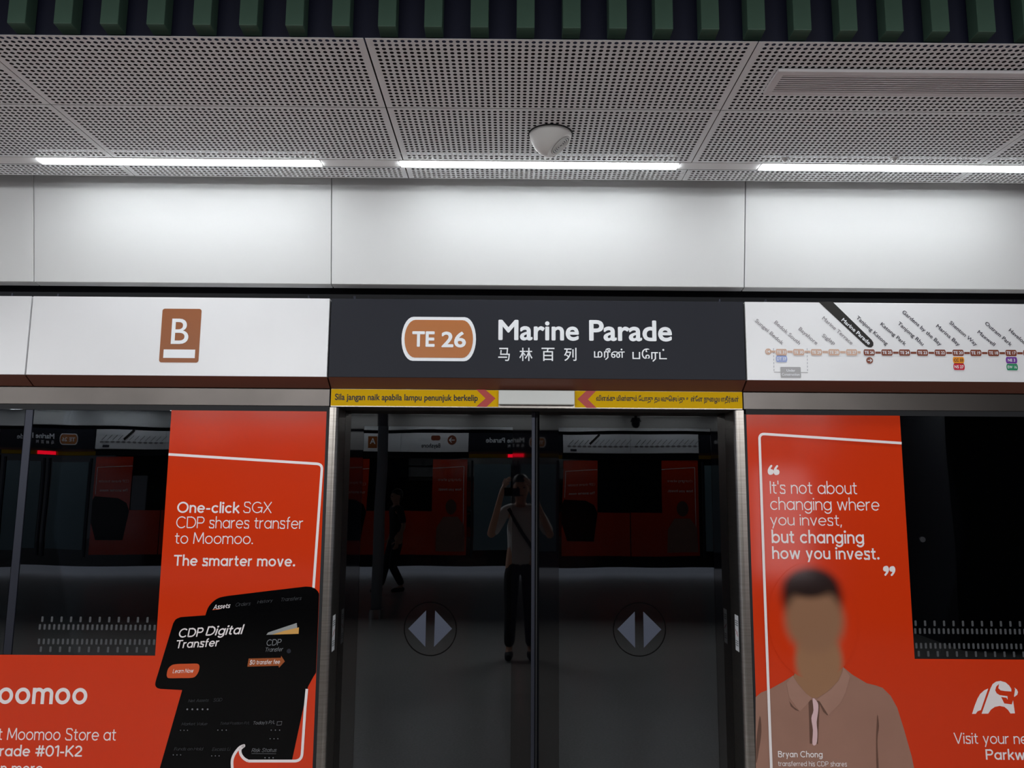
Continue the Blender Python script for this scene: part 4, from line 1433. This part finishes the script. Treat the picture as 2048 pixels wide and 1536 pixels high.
def person(base, label, arms, top, legs, parts):
    t = thing('person', base, label, 'person')
    sx = .17
    head = [(0, 0, .96, (.13, .10)), (0, 0, 1.15, (.125, .09)), (0, 0, 1.32, (.14, .09)), (0, 0, 1.42, (.11, .07)), (0, .0, 1.49, .05), (0, .01, 1.55, (.058, .062)), (0, .015, 1.62, (.072, .088)), (0, .01, 1.69, (.074, .090)), (0, 0, 1.74, (.05, .06))]
    ch = [head]
    ch.append([(0, .015, 1.62, (.072, .088)), (0, .105, 1.615, .012)])                    # nose
    for s in (1, -1):
        ch.append([(0, .015, 1.62, (.072, .088)), (s * .078, .0, 1.62, .014)])            # ears
        sh = (s * sx, 0, 1.40, .052)
        el, wr, hd = arms[s]
        ch.append([(0, 0, 1.42, (.11, .07)), sh, (*el, .040), (*wr, .027)])
        ch += hand(wr, *hd)
        hip, kn, an, toe = legs[s]
        ch.append([(0, 0, .96, (.13, .10)), (*hip, .085), (*kn, .056), (*an, .038), (*toe, .03)])
    skin_obj('body', ch, 'skin', t)
    tor = [(0, 0, .84, (.155, .118)), (0, 0, 1.12, (.148, .112)), (0, 0, 1.30, (.165, .115)), (0, 0, 1.43, (.10, .085))]
    c2 = [tor]
    for s in (1, -1):
        el = arms[s][0]
        mid = tuple(Vector((s * sx, 0, 1.40)).lerp(Vector(el), .9))
        c2.append([(0, 0, 1.43, (.10, .085)), (s * sx, 0, 1.41, .068), (*mid, .062)])
    skin_obj('shirt', c2, top, t)
    c3_ = [[(0, 0, .99, (.15, .112)), (0, 0, .90, (.15, .115))]]
    for s in (1, -1):
        hip, kn, an, toe = legs[s]
        c3_.append([(0, 0, .90, (.15, .115)), (*hip, .100), (*kn, .074), (an[0], an[1], an[2] + .02, .060)])
    skin_obj('trousers', c3_, 'pants', t)
    for s in (1, -1):
        hip, kn, an, toe = legs[s]
        skin_obj('shoe', [[(an[0], an[1] - .05, .05, .045), (an[0], an[1] + .03, .055, .05), (toe[0], toe[1] + .05, .04, .036)]], 'strap', t)
    hb = MB()
    hb.ball((0, -.012, 1.70), .084, .100, .085)
    hb.ball((0, -.05, 1.64), .076, .062, .10)
    b = Vector(base)
    hb.v = [v + b for v in hb.v]
    hb.smooth().build('hair', 'hair', t)
    eb = MB()
    for s in (1, -1):
        eb.ball((s * .031, .098, 1.645), .012, .008, .008, 10, 6)
    eb.box(-.024, .024, .094, .101, 1.565, 1.573)
    eb.v = [v + b for v in eb.v]
    eb.build('face_features', 'hair', t)
    return t


lg = {1: ((.09, 0, .90), (.10, .02, .48), (.11, -.01, .09), (.12, .12, .04)), -1: ((-.09, 0, .90), (-.10, .02, .48), (-.11, -.01, .09), (-.12, .12, .04))}
ar = {1: ((.30, .12, 1.17), (.115, .33, 1.58), ((-.35, .10, .93), (0, -.4, .9), (-.6, .5, 0))),
      -1: ((-.31, .12, 1.17), (-.20, .33, 1.58), ((.35, .10, .93), (0, -.4, .9), (.6, .5, 0)))}
ar[1] = (ar[1][0], ar[1][1], tuple(tuple(Vector(v).normalized()) for v in ar[1][2]))
ar[-1] = (ar[-1][0], ar[-1][1], tuple(tuple(Vector(v).normalized()) for v in ar[-1][2]))
pb_ = (.13, -4.32, 0)
t = person(pb_, 'person in white shirt and black trousers raising a phone, mirrored in left door', ar, 'tee', lg, None)
m = MB()
m.ribbon([Vector((pb_[0] - .13, pb_[1] + .135, 1.44)), Vector((pb_[0] + .02, pb_[1] + .135, 1.20)), Vector((pb_[0] + .15, pb_[1] + .135, 1.02))], .035)
m.build('bag_strap', 'strap', t)
t.scale = (1.07, 1.0, 1.09)
tag(MB().box(-.055, .115, -3.895, -3.885, 1.70, 1.785).build('phone', 'phone', bevel=.003), 'black phone held up sideways by the mirrored person in white shirt', 'phone')

lw = {1: ((.09, 0, .90), (.10, .10, .48), (.10, -.10, .10), (.10, .04, .04)), -1: ((-.09, 0, .90), (-.10, .12, .50), (-.10, .20, .09), (-.10, .34, .04))}
aw = {1: ((.24, -.04, 1.14), (.25, .08, .90), ((0, .2, -.98), (-.2, .9, .2), (-.9, .2, 0))), -1: ((-.24, -.06, 1.14), (-.25, .02, .90), ((0, .2, -.98), (.2, .9, .2), (.9, .2, 0)))}
t = person((-1.95, -9.6, 0), 'person in dark clothes walking on the platform, mirrored faintly in left door', aw, 'pants', lw, None)
t.rotation_euler.z = math.radians(60)
